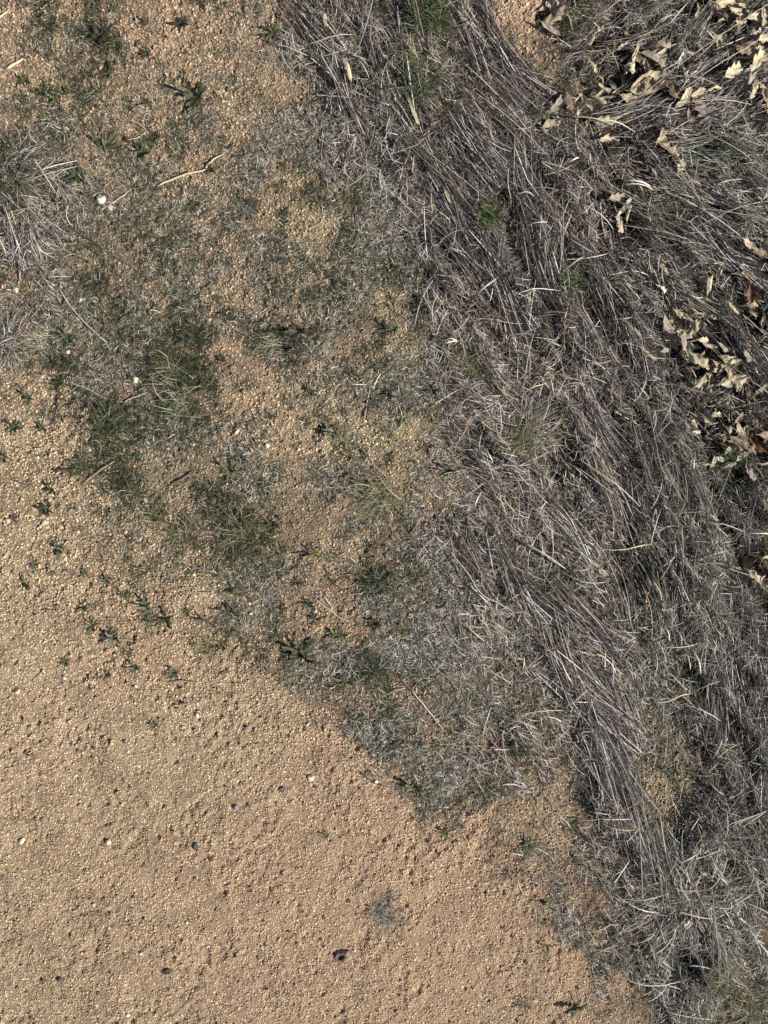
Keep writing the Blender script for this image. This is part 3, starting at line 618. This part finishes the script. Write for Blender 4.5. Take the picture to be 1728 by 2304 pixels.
for i, (px, py, L, ang, ck, form, lab) in enumerate(LEAVES):
    r = np.random.default_rng(100 + i); L = L * .001
    Wd = L * {'f': .55, 'c': .55, 'r': .55, 'n': .3}[form]; roll = {'f': .5, 'c': 1.15, 'r': 2.3, 'n': 1.0}[form] * r.uniform(.8, 1.2)
    lf = {'f': .42, 'c': .5, 'r': .35, 'n': .2}[form]
    if i == 14: lf, Wd = .12, L * .62
    V, Fq, vein, u, v, nu, nv = leaf_mesh(L, Wd, r.choice([2.5, 3, 3.5]), roll, r.uniform(-.08, .16), 200 + i, lf)
    x, y = wx(px), wy(py)
    s = float(straw_at(np.array([x]), np.array([y]))[0]); zt = float(thick_at(np.array([x]), np.array([y]))[0])
    e = root('oak_leaf', x, y); e.location.z += (zt * (r.uniform(.35, 1.1) if i > 121 else r.uniform(.75, 1.1)) if s > .3 else .003) + .002
    e.location.z += .014 * float(hollow_at(x, y)) + (.003 if form != 'f' else 0)
    sgn = r.choice([0, pi], p=[.7, .3])
    e.rotation_euler = (sgn + r.uniform(-.65, .65), r.uniform(-.45, .45), -radians(ang))
    base = np.array(LC[ck]) * r.uniform(.88, 1.1)
    nn = np.random.default_rng(i).random((nu, nv)); nn = (nn + np.roll(nn, 1, 0) + np.roll(nn, 1, 1)) / 3
    C = base[None, None] * (.85 + .35 * nn[..., None]); edge = (np.abs(v) > .78)[..., None] * np.ones((nu, 1, 1)); C = C * (1 - .18 * edge * nn[..., None])
    mesh_obj('blade', V, Fq, C.reshape(-1, 3), M_LEAF, e)
    vp = np.vstack([vein[0] + np.array([-.18 * L, r.uniform(-.1, .1) * L, .0]), vein[0] + np.array([-.08 * L, 0, 0]), vein[::2]])
    tv, tf = tube(vp, np.linspace(.0007, .0003, len(vp)), 5)
    mesh_obj('stem', tv, tf, base * .7, M_WOOD, e)
    size = 'large' if L > .052 else ('small' if L < .033 else '')
    shape = {'f': 'flat', 'c': 'cupped', 'r': 'tightly curled', 'n': 'narrow'}[form]
    look = (size + ' ' + shape + ' ' + LN[ck] + ' oak leaf').strip(); px, py = min(max(px, 4), 1724), min(max(py, 4), 2300)
    tag(e, lab or near_label(look, px, py), 'leaf', 'fallen oak leaves caught in the dry grass')

# ------------------------------------------------------------------ green weeds
def blade_paths(n, R, r, up=(.15, .6), a0=0, a1=360, r0=0., K=8, droop=.9, lenr=(.7, 1.05)):
    a = -np.radians(r.uniform(a0, a1, n)) if a1 - a0 < 359 else (np.arange(n) * 2 * pi / n + r.uniform(-.25, .25, n))
    L = r.uniform(lenr[0], lenr[1], n) * R; t = np.linspace(0, 1, K)[None]
    b = a[:, None] + r.normal(0, .35, n)[:, None] * t
    rr = r0 * r.random(n)[:, None]; aa = r.random(n)[:, None] * 6.28
    X = np.cos(aa) * rr + np.cos(b) * L[:, None] * t; Y = np.sin(aa) * rr + np.sin(b) * L[:, None] * t
    h = r.uniform(up[0], up[1], n)[:, None] * L[:, None]
    Z = .0012 + h * (t * 1.9 - droop * 1.9 * t ** 2 * .55)
    return np.stack([X, Y, np.maximum(Z, .0012)], -1)
GCOL = {'g': (.066, .080, .038), 'd': (.042, .050, .028), 'y': (.062, .088, .03), 's': (.10, .11, .072), 'p': (.045, .036, .034), 'o': (.115, .11, .05), 'a': (.13, .125, .115)}
GNAME = {'g': 'green', 'd': 'dark green', 'y': 'yellow-green', 's': 'grey-green', 'p': 'dark purplish', 'o': 'olive', 'a': 'ash-grey'}
ROS = [  # x, y, radius px, leaves, colour, label : rosettes big enough to show separate leaves
 (441,222,44,14,'d',"notched dandelion-like green rosette on gravel at upper left"),(680,1475,46,13,'d',"biggest dark notched rosette at the edge of the bare sand"),
 (774,1537,27,10,'d',0),(746,972,27,14,'s',"round grey-green rosette on bare gravel above sprawling olive tuft"),(240,337,62,12,'g',"straggling green weed with long strap leaves at upper left"),
 (521,1378,27,10,'d',"clover-like dark rosette beside silvery dead grass and small white pebble"),(770,1430,34,10,'g',0),(137,1234,26,10,'s',0),(372,1388,32,11,'d',"dark spreading weed, lower right one of a pair"),(333,1360,24,9,'s',"grey-green weed, upper left one of a pair"),
 (1297,2260,32,11,'d',"dark green rosette on sand at the bottom edge"),(1442,2133,26,8,'y',"bright green sprout in dead grass near the lower right"),(1228,2124,15,7,'d',0),(1234,2030,20,9,'s',0),
 (798,850,25,9,'d',0),(697,885,24,9,'d',0),(763,670,24,8,'p',0),(854,732,26,9,'p',0),(961,1010,25,8,'p',0),(670,746,34,13,'p',0),(909,1419,26,8,'g',0),(115,1100,26,9,'d',0),(56,1313,22,9,'d',0),
 (56,219,22,8,'d',0),(130,227,24,9,'g',0),(154,213,22,8,'d',0),(366,148,18,7,'g',0),(332,54,24,8,'d',0),(521,1322,24,8,'y',0),(260,1430,34,9,'s',"trailing twiggy grey-green weed sprawling on bare sand"),(193,1366,26,9,'g',0),(708,1246,28,9,'o',0),(1361,2188,20,7,'s',0),(333,233,24,8,'g',0),(933,1773,30,10,'g',0)]
for i, (px, py, R, n, ck, lab) in enumerate(ROS):
    r = np.random.default_rng(500 + i); x, y = wx(px), wy(py); R = R * S * .84; n = int(n * 1.3)
    e = root('weed_rosette', x, y); e.location.z += .001
    P = blade_paths(n, R, r, (.15, 1.1), 0, 340 if i % 2 else 358.5, K=9, lenr=(.3, 1.1)); P[:, :, 0] += (r.normal(0, .12, (n, 1)) * R) ; P[:, :, 1] += (r.normal(0, .12, (n, 1)) * R)
    prof = np.array([.2, .25, .65, .45, .9, .5, 1.0, .7, .1]) if ck in 'dgp' else np.array([.3, .45, .65, .85, 1, 1, .85, .6, .15])
    for k in range(n):
        Wk = (R * r.uniform(.16, .3)) * prof * r.uniform(.75, 1.2, 9) * (.45 if px == 240 else 1)
        tip = np.linspace(.7, 1.7, 9)[:, None] * np.array(GCOL[ck])[None] * r.uniform(.6, 1.7); tip = tip * (1 + np.array([.35, .12, -.1]) * r.uniform(-.2, 1.2))
        v_, f_, c_ = ribbons(P[k:k + 1], Wk[None], tip[None], .22 * r.choice([-1, 1]))
        mesh_obj('leaf', v_, f_, c_, M_GREEN, e)
    look = ('large ' if R > .026 else 'small ' if R < .02 else '') + GNAME[ck] + ' leafy rosette'
    tag(e, lab or near_label(look, px, py), 'weed', 'low green weeds growing in the grit')
SPR = [(59,184,20,'g'),(97,212,22,'g'),(330,127,18,'d'),(177,399,30,'g'),(323,347,26,'g'),(439,460,18,'g'),(472,384,18,'d'),(226,83,38,'p'),(410,56,30,'p'),(111,135,16,'g'),(250,163,18,'y'),
 (614,76,28,'g'),(583,384,14,'g'),(645,500,14,'g'),(66,895,20,'g'),(31,963,26,'g'),(94,963,16,'g'),(64,1090,22,'a'),(104,1145,26,'d'),(7,1031,18,'g'),(153,763,20,'g'),(267,1031,22,'g'),(503,809,16,'d'),(507,706,16,'d'),
 (517,1059,28,'o'),(135,857,18,'d'),(840,906,24,'d'),(871,888,20,'p'),(743,621,18,'g'),(1007,1062,24,'d'),(819,1027,20,'d'),(850,607,12,'g'),(784,1076,24,'o'),(1066,989,24,'g'),(666,819,14,'p'),(972,882,20,'d'),
 (885,743,20,'g'),(937,687,20,'d'),(243,1306,18,'g'),(280,1338,18,'g'),(208,1409,24,'s'),(425,1378,14,'y'),(455,1392,16,'s'),(149,1490,16,'g'),(243,1515,16,'s'),(306,1501,20,'s'),(392,1510,22,'s'),(280,1461,14,'g'),
 (80,1270,16,'s'),(191,1287,14,'s'),(888,1329,18,'g'),(614,1180,20,'d'),(670,1310,16,'d'),(840,1402,20,'d'),(795,1576,28,'a'),(645,1409,18,'a'),(694,1357,18,'d'),(829,1227,16,'d'),(707,1390,16,'p'),(1041,1624,18,'p'),
 (984,1676,16,'g'),(895,1673,18,'g'),(770,1492,18,'g'),(1485,1687,12,'g'),(1166,1461,18,'d'),(1329,1617,20,'g'),(1004,1876,14,'y'),(734,1876,14,'s'),(1188,1903,24,'s'),(1349,1979,16,'d'),(1285,1858,22,'o'),(1515,1737,24,'d'),
 (1581,2130,20,'y'),(1385,2100,24,'d'),(1358,1937,20,'d'),(1300,1940,18,'g'),(347,1631,18,'s'),(760,1585,16,'a'),(400,1575,14,'a'),(1182,2260,28,'a'),(120,1290,12,'s'),(165,1290,16,'a')]
for i, (px, py, R, ck) in enumerate(SPR):
    r = np.random.default_rng(900 + i); x, y = wx(px), wy(py); R = R * S
    n = int(r.integers(8, 15)); P = blade_paths(n, R, r, (.2, .9), 0, 360, R * .25, lenr=(.35, 1.05)); P[..., :2] += np.array([x, y]); P[..., 2] += float(ground_z(x, y)) + .001
    W = (R * r.uniform(.13, .26, n))[:, None] * np.array([.4, .6, .8, 1, .9, .8, .6, .15])[None]
    if ck == 'a': W *= .35
    c = np.array(GCOL[ck])[None] * r.uniform(.7, 1.35, (n, 1))
    V, Fq, C = ribbons(P, W, c, .2)
    o = mesh_obj('weed_sprig', V - np.array([x, y, 0]), Fq, C, M_GREEN); o.location = (x, y, 0)
    look = ('tiny ' if R < .0145 else 'small ' if R < .02 else '') + GNAME[ck] + (' withered sprig' if ck in 'ap' else ' weed sprig')
    tag(o, near_label(look, px, py), 'weed', 'small weed sprigs scattered over the grit')

# ------------------------------------------------------------------ grass tufts
TUFT = [ # x, y, radius px, blades, colours, angle range, up, label
 (979,52,62,300,'y',-180,180,.8,"bright green living grass tuft in straw at the top"),(944,205,48,220,'g',-180,180,.8,"lower green grass tuft in straw under the bright one"),(925,140,44,160,'o',-180,180,.7,0),
 (1097,497,40,200,'y',-180,180,.8,"green grass tuft in mid straw beside a brown leaf"),(986,378,30,70,'g',-180,180,.6,0),(1291,66,38,120,'g',-180,180,.7,0),(1204,262,22,50,'g',-180,180,.6,0),
 (1276,642,36,180,'y',-180,180,.8,"small bright green tuft in the straw right of centre"),(1638,1038,46,160,'g',-180,180,.7,"green grass tuft among leaves near the right edge"),
 (6,345,44,120,'g',-90,90,.7,"green grass tuft cut by left edge above another"),(28,440,46,140,'g',-180,180,.6,"dark green grass tuft low at the left edge"),(20,395,90,120,'d',-40,40,.4,"long-bladed dark grass clump at the left edge"),
 (243,953,44,160,'g',-180,180,.5,0),(420,918,46,200,'o',-180,180,.6,0),(382,833,44,150,'o',-180,180,.6,0),(180,1052,36,90,'g',-180,180,.5,0),(305,1107,32,90,'o',-180,180,.5,0),
 (854,1118,82,110,'o',90,240,.35,"sprawling olive grass tuft fanning left on grit in the centre"),(862,1110,46,90,'o',-180,180,.5,0),(1059,819,46,110,'o',-180,180,.5,0),
 (1160,1010,100,150,'o',-75,-10,.4,"large yellowish straw tuft leaning up and right in mid straw"),(415,890,80,40,'t',150,215,.4,"fan of pale bent blades right of the cream pebble"),
 (542,1204,56,150,'o',-180,180,.5,0),(410,1204,40,110,'o',-180,180,.5,0),(358,1166,34,80,'o',-180,180,.5,0),(469,1458,40,60,'o',120,260,.4,0),(833,1506,46,200,'d',-180,180,.6,"round dark weedy mat in silvery grass right of big rosette"),
 (862,2046,54,110,'a',-70,200,.2,"grey dead grass clump alone on the bare sand"),(854,1308,36,100,'d',-180,180,.5,0),(1253,1326,38,90,'o',-180,180,.5,0),(1500,500,60,180,'d',-180,180,.5,"dark hollow tuft in straw right of the twisted cream leaf"),
 (1600,2190,60,140,'o',-180,180,.5,0),(1672,2258,60,130,'o',-180,180,.6,0),(1629,700,40,80,'d',-180,180,.4,0),(552,476,26,120,'a',-180,180,.3,"dark grey round patch of dead moss-like grass on pale sand"),(1165,1680,34,90,'d',-180,180,.5,0),
 (622,775,52,60,'t',100,200,.3,0),(1645,360,70,90,'s',150,230,.4,0),(730,790,36,40,'t',-180,180,.3,0),(12,760,70,130,'t',-60,60,.5,"straw-yellow grass tuft cut by the left edge"),(90,765,46,60,'t',150,260,.4,0)]
GCOL['t'] = (.27, .25, .17); GNAME['t'] = 'straw-coloured'
for i, (px, py, R, n, ck, a0, a1, up, lab) in enumerate(TUFT):
    r = np.random.default_rng(1300 + i); x, y = wx(px), wy(py); R = R * S
    P = blade_paths(n, R, r, (.08, up), a0, a1 if a1 - a0 < 359 else a0 + 358.9, R * .3, K=7, lenr=(.2, 1.05)); P[..., :2] += (r.normal(0, .28, (n, 1, 2)) * R)
    s = float(straw_at(np.array([x]), np.array([y]))[0]); P[..., 2] *= 1.3
    X, Y = P[..., 0] + x, P[..., 1] + y; Z = P[..., 2] + ground_z(X, Y) + (thick_at(X, Y) * r.uniform(.4, 1.0, (n, 1)) if s > .35 else .001)
    w0 = .0016 if ck in 'yg' else .0012
    W = r.uniform(.5, 1.2, n)[:, None] * w0 * (1.05 - np.linspace(0, 1, 7)[None] ** 2 * .9)
    main = np.array(GCOL[ck]); c = main[None] * r.uniform(.6, 1.6, (n, 1)) * (1 + .15 * r.normal(0, 1, (n, 3)))
    dry = r.random(n) < (.22 if ck in 'ot' else .25 if ck in 'da' else .12); c = np.where(dry[:, None], np.array([.38, .35, .26])[None] * r.uniform(.4, 1.2, (n, 1)), c)
    V, Fq, C = ribbons(np.stack([X, Y, Z], -1), W, np.clip(c, .01, .8), .25)
    o = mesh_obj('grass_tuft', V - np.array([x, y, 0]), Fq, C, M_GREEN if ck in 'ygd' else M_STRAW); o.location = (x, y, 0)
    look = ('big ' if R > .045 else 'small ' if R < .032 else '') + GNAME[ck] + ' grass tuft'
    tag(o, lab or near_label(look, px, py), 'grass tuft', 'grass tufts')

# ------------------------------------------------------------------ single stalks
KC = {'p': (.66, .56, .38), 'w': (.74, .70, .60), 'n': (.36, .29, .22), 'd': (.10, .075, .06), 'g': (.46, .42, .37)}
KN = {'p': 'pale', 'w': 'whitish', 'n': 'brown', 'd': 'dark', 'g': 'grey'}
STK = [ # points, radius px, colour, lift mm, label
 ([(355,420),(385,406),(420,393),(445,387),(460,386),(468,372),(482,358),(500,349),(516,337)],1.9,'p',4,"bent two-part pale stalk lying on grit at upper left"),
 ([(57,402),(110,385),(150,372),(176,366)],1.2,'w',9,0),([(226,475),(258,458),(280,443),(297,427)],1.2,'p',4,0),([(-6,50),(8,40),(22,29)],2.4,'p',3,"thick pale stub at the top of the left edge"),
 ([(18,160),(32,150),(44,145),(55,136)],3.2,'p',3,"thick pale split stub near the left edge, upper left"),([(285,270),(308,276),(325,288),(337,303)],.9,'p',3,0),([(288,317),(310,313),(330,297)],1.1,'p',3,0),
 ([(97,477),(140,500),(190,533),(255,576)],1.1,'d',4,"long thin dark stem slanting down from the left-edge clump"),([(258,578),(300,604),(350,640)],.9,'d',3,0),
 ([(135,652),(160,690),(195,730),(236,766),(252,792),(256,806)],1.6,'g',5,"long grey stem slanting toward the cream pebble"),([(155,860),(195,873),(235,895),(282,906)],1.1,'g',4,0),([(276,910),(300,896),(335,884)],1.1,'g',4,0),
 ([(288,910),(315,937),(350,975)],1.5,'d',3,0),([(858,838),(848,855),(838,878)],1.7,'p',4,"pale upper half of the split upright stalk"),([(836,868),(828,892),(823,920),(819,954)],2.0,'n',4,"upright brown split stalk standing out on pale grit"),
 ([(893,905),(900,920),(907,942)],1.2,'p',3,0),([(998,778),(1012,776),(1027,771)],2.0,'w',8,"white forked scrap of stem at the edge of straw"),([(1000,770),(1012,769),(1027,771)],1.2,'w',8,0),
 ([(925,1552),(950,1582),(975,1612),(997,1642)],1.6,'p',4,"straight tan stalk slanting across grit below centre"),([(873,1563),(890,1553),(912,1548)],1.3,'g',5,0),([(898,1522),(910,1540),(925,1552)],.9,'d',6,0),
 ([(729,1270),(736,1290),(750,1312),(782,1337)],1.4,'d',4,0),([(782,1338),(800,1337),(815,1334)],.9,'p',3,0),([(728,1340),(735,1350),(744,1361)],1.5,'w',4,0),([(706,1346),(728,1362),(750,1378),(768,1394)],1.0,'p',4,0),
 ([(1010,1239),(1032,1265),(1055,1294),(1070,1322),(1086,1340),(1118,1354),(1149,1373)],1.6,'g',7,"long bent grey stem along the left edge of the straw"),([(1038,1395),(1050,1406),(1064,1421),(1088,1441)],1.4,'p',6,0),([(975,1687),(990,1699),(1002,1716)],1.8,'n',4,0),
 ([(95,1371),(115,1371),(140,1374)],.8,'d',2,0),([(150,1384),(170,1391),(190,1397)],1.5,'n',2,0),([(405,1331),(440,1332),(480,1333)],1.1,'n',3,0),([(382,1534),(410,1531),(435,1534),(450,1539)],1.2,'n',4,0),
 ([(385,1588),(405,1582),(428,1580)],1.4,'d',3,0),([(436,1569),(444,1585),(459,1606)],.9,'g',3,0),([(236,1432),(262,1436),(299,1441)],1.3,'n',5,0),([(120,1060),(140,1057),(160,1057),(190,1056),(215,1053)],1.8,'d',5,0),
 ([(262,1036),(238,1052),(208,1073),(185,1092)],1.9,'n',5,0),([(376,1095),(405,1080),(436,1060)],2.0,'d',4,0),([(1338,1234),(1370,1236),(1400,1233),(1430,1226),(1470,1223)],1.4,'p',18,"thin straight pale stem lying level across the dark straw gap"),
 ([(1475,1492),(1500,1514),(1525,1538),(1550,1558)],1.7,'n',16,0),([(1459,1575),(1490,1568),(1520,1557),(1548,1556)],1.5,'p',14,0),([(1543,1553),(1558,1535),(1574,1525),(1600,1524)],1.6,'n',15,0),
 ([(1478,1400),(1486,1418),(1494,1438)],1.6,'w',14,0),([(1470,1448),(1510,1447),(1562,1443)],1.1,'p',15,0),([(1542,1450),(1552,1478),(1564,1512)],2.0,'p',13,0),([(1528,1450),(1534,1480),(1540,1500)],1.5,'p',13,0),
 ([(1176,1221),(1205,1237),(1228,1251),(1268,1278)],2.3,'g',13,"thick grey stem slanting through straw right of centre"),([(1272,1454),(1300,1460),(1324,1466)],1.2,'p',10,0),([(618,104),(640,114),(668,127),(694,134)],1.2,'p',6,0),
 ([(694,109),(740,104),(798,95)],.9,'p',14,0),([(640,0),(632,25),(631,55),(622,85),(612,106)],1.2,'d',6,0),([(1075,-20),(1095,40),(1122,88),(1160,140),(1205,188)],1.3,'n',20,"long stem curving along the left rim of the bare sand wedge"),
 ([(1068,-20),(1092,50),(1118,96),(1150,146),(1190,196)],1.1,'d',18,0),([(1513,258),(1560,257),(1610,254),(1680,248)],.9,'g',34,0),([(1274,280),(1305,288),(1335,296),(1380,300),(1420,312)],1.5,'p',28,0),([(1346,347),(1372,392),(1392,420),(1411,450)],1.0,'d',30,0),
 ([(1730,20),(1660,70),(1580,128),(1500,185),(1400,262)],1.1,'n',36,"long thin stem running down left from the upper right corner"),([(1728,80),(1660,135),(1590,180),(1500,240)],1.0,'g',36,0),([(1256,621),(1280,606),(1306,588)],1.6,'g',22,0),
 ([(1155,672),(1190,663),(1225,662),(1258,661)],1.1,'w',20,0),([(1173,888),(1195,876),(1225,866)],1.3,'p',17,0),([(1072,667),(1090,655),(1118,630)],2.2,'g',15,0),([(1045,673),(1080,692),(1115,715),(1150,741)],1.6,'d',15,0),
 ([(1090,1008),(1096,1026),(1106,1040)],1.9,'w',12,0),([(1394,2176),(1410,2186),(1440,2192),(1480,2196),(1527,2197)],1.3,'p',10,0),([(1513,1930),(1535,1916),(1565,1910)],1.6,'p',16,0),([(1150,1919),(1164,1920),(1176,1924)],1.4,'w',4,0),
 ([(1325,2091),(1350,2088),(1370,2074),(1390,2077)],1.3,'p',8,0),([(836,1733),(822,1745),(812,1738)],1.4,'d',4,0),([(810,1734),(824,1748),(842,1760),(866,1768)],1.7,'d',4,"dark forked twig on sand below the green weeds"),
 ([(1265,1040),(1300,1062),(1340,1092),(1400,1130)],1.5,'n',18,0),([(1294,1034),(1330,1062),(1370,1090),(1430,1140)],1.3,'p',18,0),([(905,1752),(915,1770),(935,1788),(955,1795)],1.5,'d',5,0),([(996,1830),(1000,1826),(1035,1824)],1.0,'n',4,0),([(973,1667),(985,1673),(1010,1674),(1040,1668)],1.0,'n',4,0),
 ([(1548,1152+20),(1600,1178),(1660,1196)],1.2,'g',26,0),([(1660,1198),(1700,1199),(1727,1201)],1.7,'w',30,0),([(1176,520),(1200,518),(1226,513)],1.2,'p',20,0),([(1268,380),(1282,378),(1296,366)],2.2,'w',24,"short white stem scrap in straw left of stacked leaves"),([(1152,455),(1180,452),(1200,458)],1.4,'g',18,0),
 ([(1392,424),(1420,430),(1460,430)],1.8,'w',28,0),([(1388,432),(1425,436),(1470,438)],1.4,'p',28,0),([(1700,470),(1610,500),(1540,530)],.9,'g',30,0),([(1540,300),(1600,345),(1690,390)],.9,'g',34,0),([(1460,330),(1500,390),(1560,470)],.8,'n',34,0)]
def lay_path(pts, lift, r, n=5):
    pts = np.array(pts, float); d = np.concatenate([[0], np.cumsum(np.hypot(*np.diff(pts, axis=0).T))]); m = max(8, int(d[-1] / 9))
    t = np.linspace(0, d[-1], m); X = wx(np.interp(t, d, pts[:, 0])); Y = wy(np.interp(t, d, pts[:, 1]))
    X = X + r.normal(0, .00035, m); Y = Y + r.normal(0, .00035, m)
    z = ground_z(X, Y).mean(); tt = np.linspace(0, 1, m)
    zt = float(thick_at(X, Y).max()) if float(straw_at(X, Y).mean()) > .45 else 0.; Z = z + (lift * .001 * .3 + zt * 1.15 if zt else lift * .001) * (.75 + .5 * np.sin(tt * pi + r.uniform(-.5, .5))) + r.normal(0, .0001, m)
    return np.stack([X, Y, np.maximum(Z, ground_z(X, Y) + .0015)], -1)
for i, (pts, rad, ck, lift, lab) in enumerate(STK):
    r = np.random.default_rng(1700 + i); P = lay_path(pts, lift, r); K = len(P)
    rr = rad * S * 1.0 * np.interp(np.linspace(0, 1, K), [0, .08, .8, 1], [.75, 1, .85, .4]) * r.uniform(.9, 1.1, K)
    V, Fq = tube(P, rr, 7); c = np.array(KC[ck])[None] * r.uniform(.85, 1.12, (len(V), 1))
    mx, my = np.mean(pts, axis=0); ox = np.array([wx(mx), wy(my), 0])
    o = mesh_obj('dry_stalk', V - ox, Fq, c, M_WOOD); o.location = ox
    ln = sum(math.dist(pts[k], pts[k + 1]) for k in range(len(pts) - 1))
    look = ('long ' if ln > 95 else 'short ' if ln < 45 else '') + ('thick ' if rad > 1.7 else 'thin ' if rad < 1.15 else '') + KN[ck] + ' dry stalk'
    tag(o, lab or near_label(look, mx, my), 'stalk', 'single dry stalks lying about')

# ------------------------------------------------------------------ pebbles
PC = {'c': (.74, .68, .46), 'p': (.62, .47, .33), 'w': (.64, .57, .46), 'd': (.07, .065, .065), 'k': (.58, .40, .34), 'g': (.25, .24, .25)}
PN = {'c': 'cream', 'p': 'pinkish tan', 'w': 'white', 'd': 'near-black', 'k': 'rosy', 'g': 'grey'}
PEB = [(307,855,8.5,'c',.85,"cream pebble, brightest stone, left of bent pale blades"),(365,815,4,'w',1,0),(473,720,5,'p',1,0),(381,593,4,'w',1,0),(534,971,7,'p',1.9,0),(602,1002,5.5,'c',1.1,0),(190,674,5,'w',1,0),(203,1013,4,'w',1.3,0),(84,1030,4,'w',1.2,0),(124,1018,4,'p',1,0),
 (269,592,3.6,'w',1,0),(480,660,4,'p',1,0),(564,1381,4,'w',1,0),(307,1543,4.5,'w',1,0),(253,1671,5.5,'p',1.2,0),(229,451,12,'w',1.2,"crumbly white stone in grit at upper left"),(250,470,7,'k',1,0),(49,1891,7,'c',1.5,0),(245,1893,6,'w',1.1,"white grit lying in a small sand pit"),(290,2279,5,'c',1.2,0),
 (441,1903,8,'d',.8,"near-black smooth stone set in the lower left sand"),(563,1750,4,'w',1.1,0),(532,1815,7,'g',1,0),(535,1975,4,'w',1,0),(135,2203,6,'d',1.2,0),(557,1637,6,'g',1.3,0),(280,1668,4.5,'d',1.3,0),(847,998,4.5,'w',1.2,0),(860,985,5,'p',1.4,0),(153,792,6,'p',1,0),(8,645,6,'k',1,0),(36,652,7,'p',1.4,0),
 (182,676,6,'k',1.3,0),(699,1750,8,'c',1.2,"flat pale pebble on bare sand below the big rosette"),(846,1758,5,'w',1,0),(963,2036,3.6,'w',1,0),(444,1609,5,'w',1.4,0),(452,1620,4,'g',1.2,0),(146,1525,5,'w',1.3,0),(40,1555,8,'p',1.2,0),(102,1175,7,'p',1.2,0),(169,1250,4,'p',1,0),(284,1197,4.5,'p',1,0),(176,1197,4,'p',1,0),(437,1292,5,'p',1.3,0),
 (107,1030+520,4,'p',1,0),(170,845-1+40,5,'c',1,0),(624,891,4,'p',1.2,0),(644,892,4,'p',1,0),(710,1375,4,'w',1,0),(648,1434,3.6,'w',1,0),(1005,755,4,'w',1,0),(1243,780,6,'c',1.4,0),(468,2128,4,'w',1.2,0),(422,2073,3.5,'c',1,0),(210,2036,4,'w',1.2,0),(996,1985-100,3.5,'w',1,0),(650,1830,3,'w',1,0),(16,1172,7,'p',1,0),(90,1185,4,'p',1,0)]
for i, (px, py, rp, ck, el, lab) in enumerate(PEB):
    r = np.random.default_rng(2100 + i); bm = bmesh.new(); bmesh.ops.create_icosphere(bm, subdivisions=3, radius=1)
    V = np.array([v.co[:] for v in bm.verts]); Fq = np.array([[v.index for v in f.verts] for f in bm.faces]); bm.free()
    for k in range(7):     # knock flat facets off
        d = r.normal(0, 1, 3); d /= np.linalg.norm(d); h = V @ d; lim = r.uniform(.62, .85); V = V - np.maximum(h - lim, 0)[:, None] * d
    V = V * (1 + (r.random((len(V), 1)) - .5) * .04); R = rp * S
    V = V * np.array([R * math.sqrt(el), R / math.sqrt(el), R * r.uniform(.6, .8)]); x, y = wx(px), wy(py)
    o = mesh_obj('pebble', V, Fq, np.array(PC[ck])[None] * r.uniform(.9, 1.1, (len(V), 1)), M_STONE, smooth=True)
    o.location = (x, y, float(ground_z(x, y)) + R * .35); o.rotation_euler = (r.uniform(-.2, .2), r.uniform(-.2, .2), r.uniform(0, 6.28))
    look = ('large ' if rp > 6.5 else 'tiny ' if rp < 4.2 else 'small ') + ('long ' if el > 1.35 else '') + PN[ck] + ' pebble'
    tag(o, lab or near_label(look, px, py), 'pebble', 'pebbles lying on the grit')

# ------------------------------------------------------------------ the hollow stone and dark scraps
def lump(name, px, py, rx, ry, rz, col, seed, hollow=0, rot=0):
    r = np.random.default_rng(seed); bm = bmesh.new(); bmesh.ops.create_icosphere(bm, subdivisions=4, radius=1)
    V = np.array([v.co[:] for v in bm.verts]); Fq = np.array([[v.index for v in f.verts] for f in bm.faces]); bm.free()
    a = noise(V[:, 0] + V[:, 2] * .7, V[:, 1] + V[:, 2] * .4, .5, seed % 8)
    V = V * (.62 + .76 * a[:, None])
    if hollow:
        q = np.exp(-(((V[:, 0] + .5) / .6) ** 2 + ((V[:, 1] - .1) / .45) ** 2)) * (V[:, 2] > -.1); V[:, 2] -= hollow * q
    V = V * np.array([rx, ry, rz]) * S
    k = np.exp(-(((V[:, 0] / S / rx + .5) / .75) ** 2 + ((V[:, 1] / S / ry - .1) / .6) ** 2))[:, None] if hollow else 0
    C = np.array(col)[None] * (.85 + .3 * a[:, None]) * (1 - k) + np.array([.05, .035, .035]) * k  # shade of the cavity on the left painted into the stone's colour
    x, y = wx(px), wy(py); o = mesh_obj(name, V, Fq, C, M_STONE); o.location = (x, y, float(ground_z(x, y)) + rz * S * .25); o.rotation_euler = (0, 0, -radians(rot)); return o
tag(lump('stone', 774, 2149, 17, 12, 10, (.26, .18, .16), 4, 1.1, -25), "dark hollow lump with paler right rim on the lower sand", 'stone')
def scrap(px, py, L, W, ang, col, seed, lab):
    V, Fq, vein, u, v, nu, nv = leaf_mesh(L * S, W * S, 1.5, .9, .1, seed, .3)
    x, y = wx(px), wy(py); o = mesh_obj('bark_scrap', V, Fq, np.array(col), M_WOOD); o.location = (x, y, float(ground_z(x, y)) + .003); o.rotation_euler = (.2, .1, -radians(ang))
    tag(o, lab, 'bark')
scrap(376, 2181, 22, 11, -20, (.05, .04, .04), 71, "black bark scrap on the lower sand, left of the hollow stone")
scrap(28, 1163, 24, 15, -30, (.07, .05, .055), 72, "dark curled flake on sand at the left edge")
scrap(62, 1690, 22, 10, -40, (.10, .085, .085), 73, "dark weathered flake low on the left sand")
scrap(400, 1543, 12, 10, 90, (.07, .06, .06), 74, "small dark crumb beneath a thin brown stalk on sand")
scrap(635, 1768 + 8, 16, 9, -40, (.13, .10, .10), 75, "small dull brown flake left of the flat pale pebble")
